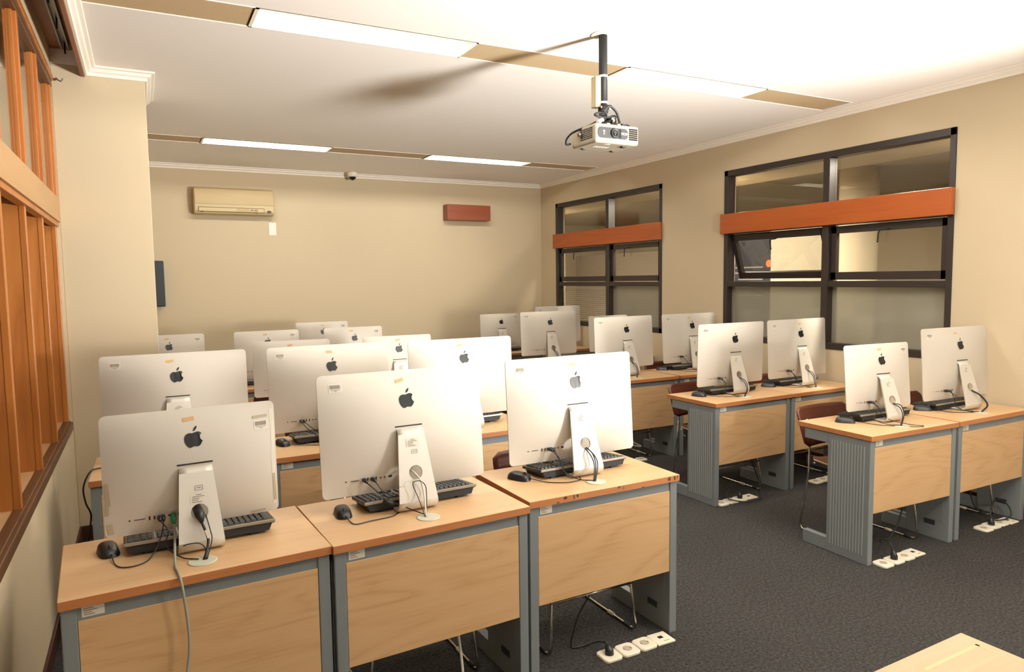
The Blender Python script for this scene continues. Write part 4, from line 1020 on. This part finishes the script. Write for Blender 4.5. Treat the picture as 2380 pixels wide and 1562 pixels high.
def port_pt(key, dx, out=0.0):
    """World point at the port row; dx offset from the audio jack."""
    size = COMP[key][0]; sp = SPEC[size]; w, h, D = sp['w'], sp['h'], sp['D']; ti = math.radians(COMP[key][4])
    x = -w * 0.37 + dx * (0.87 if w < 0.6 else 1.0); z = h * 0.125; y = surf(x, z, w, h, D) - out
    v = Matrix.Rotation(-ti, 4, 'X') @ Vector((x, y, z)); return comp_pt(key, v.x, v.y + sp['back'], v.z + sp['zb'])
def grom(k, du=0.0, dv=0.0, z=0.755): return Vector(dloc(k, 0.396 + du, 0.1 + dv, z))
ZT = 0.7535
def usb_plug(parent, key, dx, name='usb_plug', m=M_BLACK):
    p = port_pt(key, dx); q = port_pt(key, dx, 0.03); inv = (Matrix.Translation(parent.location) @ Matrix.Rotation(parent.rotation_euler.z, 4, 'Z')).inverted()
    bm = bmesh.new(); tube(bm, [inv @ p, inv @ (p * .6 + q * .4), inv @ q, inv @ (q + Vector((0.002, -0.008, -0.006)))], [0.0075, 0.0085, 0.008, 0.004], 8, False); mesh_obj(name, bm, m, parent); return q + Vector((0.002, -0.008, -0.006))
pairs = {'a1': 'A1', 'a2': 'A2', 'a3': 'A3', 'l2': 'L2', 'c1': 'C1', 'c2': 'C2', 'b1': 'B1', 'b2': 'B2', 'd2': 'D2'}
for k, ck in pairs.items():
    dxk, dxm = (0.068, 0.101) if ck in ('A2',) else ((0.101, 0.112) if ck != 'L2' else (0.07, 0.082))
    kb, ms = KOBJ[k], MOBJ[k]
    q = usb_plug(kb, ck, dxk); g = grom(k)
    D = lambda u, v, z=ZT: Vector(dloc(k, u, v, z))
    if ck == 'A2':
        ku = Vector(dloc(k, 0.25, 0.235, 0.79))
        child_tube('cord', kb, [q, q + Vector((0.02, -0.02, -0.02)), D(0.285, 0.215, 0.797), D(0.31, 0.21, 0.79), D(0.355, 0.17, ZT + .015), D(0.385, 0.12, ZT + .006)], 0.0022, M_BLACKM)
        inv = (Matrix.Translation(kb.location) @ Matrix.Rotation(kb.rotation_euler.z, 4, 'Z')).inverted()
        bm = bmesh.new(); tube(bm, [inv @ D(0.262, 0.222, 0.806), inv @ D(0.30, 0.208, 0.789)], 0.0085, 8, False); mesh_obj('cable_clip', bm, M_BLACKM, kb)
    else:
        child_tube('cord', kb, [q, q + Vector((0.02, -0.025, -0.03)), D(0.30, 0.21, 0.785), D(0.34, 0.15, ZT + .004), D(0.385, 0.105, ZT + .004)], 0.0022, M_BLACKM)
    q = usb_plug(ms, ck, dxm)
    mu, mv, mr = MSE[k]; a = math.radians(mr); front = (mu + 0.056 * math.sin(a), mv - 0.056 * math.cos(a))
    M_ = lambda d, s=0: (front[0] + d * math.sin(a) + s, front[1] - d * math.cos(a))
    if ck == 'A1': path = [D(*M_(0), ZT + .01), D(0.15, 0.22), D(0.17, 0.175), D(0.21, 0.168), D(0.25, 0.20, ZT + .003), D(0.285, 0.24, 0.80), q]
    elif ck == 'A2': path = [D(*M_(0), ZT + .01), D(0.124, 0.205), D(0.135, 0.165), D(0.19, 0.17), D(0.27, 0.175), D(0.30, 0.19), D(0.335, 0.23), D(0.325, 0.225, .775), D(0.29, 0.218, 0.797), q]
    elif ck == 'A3': path = [D(*M_(0), ZT + .01), D(0.20, 0.20), D(0.27, 0.15), D(0.34, 0.15), D(0.37, 0.19), D(0.345, 0.215, .78), D(0.30, 0.22, 0.80), q]
    elif ck == 'C1': path = [D(*M_(0), ZT + .008), D(0.30, 0.17), D(0.38, 0.10), D(0.45, 0.03), D(0.50, 0.035), D(0.47, 0.10), D(0.40, 0.20, .78), q]
    else: path = [D(*M_(0), ZT + .008), D(0.24, 0.20), D(0.34, 0.13), D(0.40, 0.125), D(0.38, 0.19), D(0.33, 0.215, .785), q]
    child_tube('cord', ms, path, 0.0020, M_BLACKM)

# ------------------------------------------------------------------ power leads through the stands
def lead(ck, k, pts_local, r, m, label, plug=False):
    t = thing('power_cable', label, 'cable', tuple(grom(k)), COBJ[ck].rotation_euler.z, 'computer power leads')
    inv = (Matrix.Translation(t.location) @ Matrix.Rotation(t.rotation_euler.z, 4, 'Z')).inverted()
    bm = bmesh.new()
    for pl in pts_local: tube(bm, [inv @ p for p in pl], r, 8)
    mesh_obj('cord', bm, m, t)
    if plug:
        sp = SPEC[COMP[ck][0]]; p0 = comp_pt(ck, -0.004, 0.075, sp['hole'] + 0.004); p1 = comp_pt(ck, -0.002, 0.012, sp['hole'] - 0.004); p2 = comp_pt(ck, 0.002, 0.004, sp['hole'] - 0.03)
        bm = bmesh.new(); tube(bm, [inv @ p0, inv @ p1, inv @ (p1 * .5 + p2 * .5), inv @ p2], [0.015, 0.017, 0.011, 0.006], 8, False); mesh_obj('plug', bm, M_BLACK, t)
    return t
def hole(ck, dx=0.0, dz=0.0, y=None):
    sp = SPEC[COMP[ck][0]]; zz = sp['hole'] + dz
    yy = 0.002 + (sp['hy'] - 0.014) * (zz - 0.042) / (sp['hz'] - 0.064)
    return comp_pt(ck, dx, yy if y is None else y, zz)
lab_l = {'a1': 'black power lead plugged in through the stand of the smaller front computer', 'a2': 'white power lead hanging from the stand of the middle front computer',
         'a3': 'bundle of black leads from the stand of the aisle-end front computer', 'c1': 'black leads from the stand of the smaller computer on the nearest right desk',
         'c2': 'thick black lead leaning from the stand of the wall-side computer, nearest right row', 'b1': 'black leads from the stand of the aisle-end computer, second right row',
         'b2': 'black leads curving from the stand of the wall-side computer, second right row', 'd1': 'thin pale and black leads at the stand of the aisle-end computer, third right row', 'e1': 'black lead from the stand of the aisle-end computer, fourth right row'}
for k, ck in (('a1', 'A1'), ('a2', 'A2'), ('a3', 'A3'), ('c1', 'C1'), ('c2', 'C2'), ('b1', 'B1'), ('b2', 'B2'), ('d1', 'D1'), ('e1', 'E1')):
    g = grom(k); sp = SPEC[COMP[ck][0]]
    out = lambda x, y, z: comp_pt(ck, x, y, z)
    gz = lambda dx, dy=0: g + Vector((dx, dy, -0.001))
    if ck == 'A1':
        lead(ck, k, [[hole(ck, 0.002, -0.03, 0.004), out(0.012, -0.022, 0.07), out(0.014, -0.032, 0.045), gz(0.008)]], 0.0045, M_BLACKM, lab_l[k], True)
        t2 = thing('thin_cable', 'thin black cables beside the power lead of the smaller front computer', 'cable', tuple(g))
        inv = Matrix.Translation(g).inverted(); bm = bmesh.new()
        tube(bm, [inv @ p for p in (hole(ck, 0.018, -0.012), out(0.024, -0.018, 0.08), out(0.026, -0.03, 0.05), gz(0.014))], 0.0018, 6)
        tube(bm, [inv @ p for p in (out(-0.065, 0.01, 0.03), out(-0.045, -0.006, 0.042), out(-0.01, -0.014, 0.04), out(0.006, -0.026, 0.02), gz(0.002))], 0.0018, 6)
        mesh_obj('cord', bm, M_BLACKM, t2)
        bm = bmesh.new(); quadbox(bm, -0.006, 0.006, -0.003, 0.003, -0.014, 0.014, 0, Matrix.Translation(inv @ out(0.014, -0.036, 0.075)) @ Matrix.Rotation(-0.3, 4, 'Y')); mesh_obj('paper_flag', bm, M_PAPER, t2)
    elif ck == 'A2':
        lead(ck, k, [[hole(ck, -0.012, 0.004, 0.06), hole(ck, -0.004, -0.004), hole(ck, 0.008, -0.03, 0.0), out(0.012, -0.02, 0.07), gz(-0.008)]], 0.0035, M_WHITEC, lab_l[k])
        t2 = thing('thin_cable', 'thin black cable loop hanging from the stand of the middle front computer', 'cable', tuple(g))
        inv = Matrix.Translation(g).inverted(); bm = bmesh.new()
        tube(bm, [inv @ p for p in (gz(-0.012), out(-0.012, -0.022, 0.06), out(-0.026, -0.006, 0.105), out(-0.022, -0.001, 0.122), out(0.004, -0.003, 0.122), out(0.024, -0.006, 0.10), out(0.024, -0.015, 0.06), gz(-0.006))], 0.0018, 6)
        mesh_obj('cord', bm, M_BLACKM, t2)
    elif ck == 'A3':
        lead(ck, k, [[hole(ck, 0.0, -0.018), out(0.008, -0.014, 0.11), out(0.014, -0.03, 0.06), gz(-0.006)], [hole(ck, -0.006, -0.02), out(0.0, -0.014, 0.10), out(0.006, -0.03, 0.06), gz(-0.012)], [hole(ck, 0.006, -0.02), out(0.02, -0.012, 0.10), out(0.026, -0.028, 0.06), gz(-0.002)]], 0.0026, M_BLACKM, lab_l[k])
    elif ck == 'C2':
        lead(ck, k, [[hole(ck, 0.004, -0.02), out(0.03, -0.016, 0.10), out(0.055, -0.05, 0.04), g + Vector((0.012, 0, 0))]], 0.0055, M_BLACKM, lab_l[k])
    else:
        lead(ck, k, [[hole(ck, 0.002, -0.02), out(0.02, -0.012, 0.105), out(0.026, -0.03, 0.05), gz(0.0)], [hole(ck, -0.004, -0.02), out(0.012, -0.014, 0.09), out(0.015, -0.03, 0.04), gz(-0.01)]], 0.003, M_BLACKM, lab_l[k])
# grey network cable hanging down the front of the first desk
p0 = port_pt('A1', 0.150)
t = thing('network_cable', 'grey network cable with a green plug draped over the front left desk edge', 'cable', tuple(p0))
bm = bmesh.new(); pts = [p0, p0 + Vector((0.0, -0.03, -0.012)), p0 + Vector((0.0, -0.045, -0.06)), Vector((0.052, 2.49, 0.79)), Vector((0.050, 2.42, 0.7555)), Vector((0.056, 2.352, 0.757)), Vector((0.060, 2.322, 0.748)), Vector((0.066, 2.312, 0.70)), Vector((0.074, 2.316, 0.60)), Vector((0.074, 2.316, 0.52)), Vector((0.063, 2.314, 0.42)), Vector((0.062, 2.314, 0.2)), Vector((0.065, 2.30, 0.006)), Vector((0.03, 2.24, 0.005))]
tube(bm, [p - p0 for p in pts], 0.0042, 8); mesh_obj('cord', bm, M_GREYC, t)
bm = bmesh.new(); tube(bm, [(0, 0.004, 0.0), (0, -0.012, 0.001), (0, -0.03, -0.010), (0, -0.036, -0.022)], [0.008, 0.0095, 0.0085, 0.005], 10, False); mesh_obj('plug_boot', bm, M_GREEN, t)
t = thing('loose_cable', 'black cable hanging off the window-side edge of the desk against the pillar', 'cable', dloc('l1', 0.0, 0.2, 0.75))
bm = bmesh.new(); tube(bm, [(0.06, 0.03, 0.005), (0.0, -0.02, 0.008), (-0.035, -0.04, -0.06), (-0.03, -0.04, -0.14), (-0.012, -0.03, -0.21), (-0.03, -0.03, -0.34), (-0.01, -0.03, -0.44), (-0.02, -0.03, -0.73)], 0.004, 6); mesh_obj('cord', bm, M_BLACKM, t)

# ------------------------------------------------------------------ chairs
CW = 0.466
def make_chair():
    """Sled-frame chair: origin at the middle of the front runner ends; +y is the sitter's side."""
    t = thing('sled_chair', '', 'chair')
    hw = CW / 2
    for s in (-1, 1):
        pts = round_corner([(s * (hw - 0.035), 0.045, 0.455), (s * hw, 0.0, 0.008), (s * hw, 0.50, 0.008), (s * (hw - 0.006), 0.44, 0.40), (s * (hw - 0.05), 0.475, 0.56), (s * (hw - 0.06), 0.51, 0.72)], 0.045, 5)
        bm = bmesh.new(); tube(bm, pts, 0.0065, 8, False); fr = mesh_obj('side_frame', bm, M_CHROME, t)
        for yy in (0.07, 0.20, 0.43):
            bm = bmesh.new(); tube(bm, [(s * hw, yy - 0.022, 0.009), (s * hw, yy + 0.022, 0.009)], 0.009, 8, False); mesh_obj('floor_glide', bm, (M_CAP if yy == 0.20 else M_FOOT), fr)
    bm = bmesh.new(); tube(bm, [(-hw + 0.014, 0.02, 0.235), (hw - 0.014, 0.02, 0.235)], 0.0055, 8, False); mesh_obj('crossbar', bm, M_CHROME, t)
    bm = bmesh.new(); tube(bm, [(-hw + 0.03, 0.06, 0.455), (hw - 0.03, 0.06, 0.455)], 0.006, 8, False); tube(bm, [(-hw + 0.01, 0.41, 0.455), (hw - 0.01, 0.41, 0.455)], 0.006, 8, False); mesh_obj('seat_rail', bm, M_CHROME, t)
    def shell(name, f, nx, ny, rim):
        bm = bmesh.new(); g = []
        for j in range(ny + 1):
            g.append([bm.verts.new(f(-1 + 2 * i / nx, j / ny)) for i in range(nx + 1)])
        for j in range(ny):
            for i in range(nx): bm.faces.new((g[j][i], g[j][i + 1], g[j + 1][i + 1], g[j + 1][i])).smooth = True
        o = mesh_obj(name, bm, [M_SHELL, rim], t); md = o.modifiers.new('solid', 'SOLIDIFY'); md.thickness = 0.011; md.offset = 0; md.material_offset_rim = 1
    def rr(u, v, r=0.18):   # rounded outline factor along the width
        e = max(0.0, abs(v - 0.5) * 2 - (1 - r)) / r
        return 1 - 0.16 * (1 - math.sqrt(max(0, 1 - e * e)))
    shell('seat', lambda u, v: (u * 0.215 * rr(u, v), 0.015 + 0.43 * v, 0.468 + 0.012 * u * u - 0.014 * math.sin(v * math.pi) - (0.018 * (1 - v / 0.15) ** 2 if v < 0.15 else 0)), 12, 14, M_PLYEDGE)
    shell('backrest', lambda u, v: (u * 0.238 * rr(u, v, 0.34), 0.455 + 0.085 * v + 0.028 * (1 - u * u) + (0.004), 0.55 + 0.245 * v), 14, 10, M_SHELL)
    return t
ch0 = make_chair(); index_kids()
CH = {'a2': (0.94, 2.565, 1.5, 'brown plywood chair with chrome sled legs tucked under the middle front desk'),
      'a3': (1.731, 2.53, 0.3, 'brown plywood chair with chrome sled legs under the aisle-end front desk'),
      'c1': (3.95, 2.590, -1.0, 'brown plywood chair behind the nearest right aisle desk, rounded back above the desktop'),
      'c2': (4.80, 2.60, 0.0, 'brown plywood chair at the wall-side desk of the nearest right row'),
      'b1': (3.915, 3.795, 0.5, 'brown plywood chair at the aisle-end desk of the second right row'),
      'b2': (4.74, 3.82, 0.0, 'brown plywood chair at the wall-side desk of the second right row'),
      'd1': (3.85, 5.03, 0.0, 'chair with chrome wire legs at the aisle-end desk of the third right row'),
      'd2': (4.66, 5.04, 0.0, 'dark brown plywood chair at the wall-side desk of the third right row'),
      'l2': (0.955, 3.79, 0.0, 'dark brown chair back just above the middle desk of the second left row'),
      'l3': (1.72, 3.80, 0.0, 'brown chair at the aisle-end desk of the second left row'),
      'o2': (0.95, 5.10, 0.0, 'dark brown chair back in the third left row, in the gap between monitors')}
for i, (k, (x, y, r, lab)) in enumerate(CH.items()):
    if i == 0: ch0.location = (x, y, 0); ch0.rotation_euler = (0, 0, math.radians(r)); ch0['label'] = lab; ch0['group'] = 'brown sled chairs'
    else: dup(ch0, lab, (x, y, 0), math.radians(r), 'brown sled chairs')

# ------------------------------------------------------------------ floor sockets and their cords
def make_socket(kind):
    t = thing('floor_socket', '', 'socket')
    if kind == 'data':
        bm = bmesh.new(); quadbox(bm, -0.048, 0.048, -0.046, 0.046, 0, 0.010); mesh_obj('plate', bm, M_SOCK, t, bevel=0.003)
        bm = bmesh.new(); quadbox(bm, -0.012, 0.012, -0.006, 0.014, 0.0101, 0.0108); mesh_obj('jack_opening', bm, M_PORT, t)
        bm = bmesh.new(); quadbox(bm, -0.006, 0.026, -0.034, -0.026, 0.0101, 0.0106); mesh_obj('label_strip', bm, M_TAPE, t)
    else:
        bm = bmesh.new(); pts = rrect(0.092, 0.092, 0.020); lo = [bm.verts.new((x, y, 0)) for x, y in pts]; mid = [bm.verts.new((x, y, 0.008)) for x, y in pts]; hi = [bm.verts.new((x * .93, y * .93, 0.012)) for x, y in pts]; n = len(pts)
        inn = [bm.verts.new((0.021 * math.cos(2 * math.pi * (i + .5) / n), 0.021 * math.sin(2 * math.pi * (i + .5) / n), 0.012)) for i in range(n)]
        # align the inner ring to the nearest outline point
        inn_s = sorted(inn, key=lambda v: math.atan2(v.co.y, v.co.x) % (2 * math.pi)); hs_ = sorted(range(n), key=lambda i: math.atan2(pts[i][1], pts[i][0]) % (2 * math.pi))
        order = [inn_s[hs_.index(i)] for i in range(n)]
        for a, b in ((lo, mid), (mid, hi), (hi, order)):
            for i in range(n): bm.faces.new((a[i], a[(i + 1) % n], b[(i + 1) % n], b[i]))
        bmesh.ops.recalc_face_normals(bm, faces=bm.faces); mesh_obj('plate', bm, M_SOCK, t)
        bm = bmesh.new(); lathe(bm, [(0.0205, 0.0035), (0.0205, 0.0045)], 20); lathe(bm, [(0.0215, 0.004), (0.0205, 0.0118)], 20)
        mesh_obj('recess', bm, M_SOCKIN, t)
        boxes('earth_clip', [(-0.021, -0.015, -0.003, 0.003, 0.004, 0.012), (0.015, 0.021, -0.003, 0.003, 0.004, 0.012)], M_PORT, t)
    return t
so_p, so_d = make_socket('power'), make_socket('data'); index_kids()
SETS = {'aisle-end front desk': [(1.729, 2.419), (1.826, 2.419), (1.923, 2.422), (2.018, 2.423)],
        'nearest right aisle desk': [(3.664, 2.463), (3.766, 2.466), (3.866, 2.470), (3.964, 2.478)],
        'second-row right aisle desk': [(3.652, 3.719), (3.748, 3.724), (3.845, 3.728), (3.940, 3.730)],
        'nearest right wall-side desk': [(4.735, 2.503), (4.833, 2.509), (4.93, 2.512), (5.02, 2.506)],
        'second-row right wall-side desk': [(4.690, 3.747), (4.786, 3.755), (4.88, 3.760)],
        'third-row right aisle desk': [(3.936, 5.010)]}
ordw = ['leftmost', 'second from left', 'third from left', 'rightmost']
fu = {'p': False, 'd': False}
for nm, pts in SETS.items():
    for i, (x, y) in enumerate(pts):
        kd = 'd' if (i == 3) else 'p'; src = so_d if kd == 'd' else so_p
        lab = ('white data socket plate on carpet, rightmost under the ' if kd == 'd' else ('white power socket plate on the carpet, %s under the ' % (ordw[i] if len(pts) > 1 else 'the only one')) if len(pts) > 1 else 'single pale socket plate on the carpet under the ') + nm
        if len(pts) == 3 and i == 2: lab = 'white power socket plate on the carpet, rightmost visible under the ' + nm
        rz = random.uniform(-0.03, 0.03)
        if not fu[kd]: src.location = (x, y, 0.0005); src.rotation_euler = (0, 0, rz); src['label'] = lab; src['group'] = 'floor socket plates'; fu[kd] = True
        else: dup(src, lab, (x, y, 0.0005), rz, 'floor socket plates')
def floor_cord(label, sx, sy, pts, lean=(0.0, 0.0), m=M_BLACKM, plug=True, r=0.0042):
    t = thing('power_cable', label, 'cable', (sx, sy, 0.0))
    bm = bmesh.new(); q = [Vector(p) - Vector((sx, sy, 0)) for p in pts]; tube(bm, q, r, 8); mesh_obj('cord', bm, m, t)
    if plug:
        e = q[-1]; bm = bmesh.new(); tube(bm, [(0, 0, 0.006), (0, 0, 0.03), Vector((0, 0, 0.034)) * .5 + e * .5, e], [0.0195, 0.019, 0.013, 0.006], 12, False); mesh_obj('plug', bm, M_BLACK, t)
    return t
floor_cord('black power cord looping to the leftmost socket under the aisle-end front desk', 1.729, 2.419, [(1.75, 2.53, 0.50), (1.735, 2.555, 0.32), (1.723, 2.56, 0.23), (1.66, 2.56, 0.14), (1.622, 2.56, 0.02), (1.64, 2.545, 0.006), (1.70, 2.535, 0.012), (1.735, 2.505, 0.028), (1.738, 2.455, 0.045)])
floor_cord('black power cord dropping to a socket under the nearest right aisle desk', 3.766, 2.466, [(4.05, 2.56, 0.50), (4.06, 2.60, 0.34), (4.03, 2.61, 0.17), (3.95, 2.61, 0.07), (3.85, 2.60, 0.05), (3.79, 2.57, 0.09), (3.775, 2.51, 0.10), (3.768, 2.475, 0.065)])
floor_cord('black power cord curling to a socket under the nearest right wall-side desk', 4.833, 2.509, [(4.77, 2.60, 0.50), (4.775, 2.62, 0.28), (4.80, 2.60, 0.12), (4.92, 2.54, 0.02), (5.04, 2.50, 0.035), (5.06, 2.53, 0.10), (4.96, 2.55, 0.15), (4.86, 2.53, 0.10), (4.836, 2.515, 0.06)])
floor_cord('black power cord coiled over the sockets under the second-row right aisle desk', 3.845, 3.728, [(4.02, 3.80, 0.50), (4.04, 3.82, 0.30), (4.12, 3.80, 0.08), (4.03, 3.70, 0.02), (3.93, 3.62, 0.02), (3.80, 3.62, 0.02), (3.72, 3.72, 0.03), (3.80, 3.80, 0.05), (3.843, 3.745, 0.06)])
floor_cord('white cable hanging below the middle front desk', 1.06, 2.40, [(1.04, 2.52, 0.50), (1.045, 2.50, 0.30), (1.05, 2.47, 0.15), (1.05, 2.44, 0.02), (1.06, 2.40, 0.006), (1.10, 2.36, 0.006)], m=M_WHITEC, plug=False, r=0.006)
floor_cord('white cable bundle hanging under the third-row right aisle desk', 3.88, 5.05, [(3.92, 5.12, 0.42), (3.84, 5.08, 0.28), (3.80, 5.06, 0.20), (3.86, 5.04, 0.14), (3.95, 5.03, 0.12), (3.86, 5.05, 0.18), (3.83, 5.06, 0.30), (3.80, 5.10, 0.42)], m=M_WHITEC, plug=False, r=0.006)
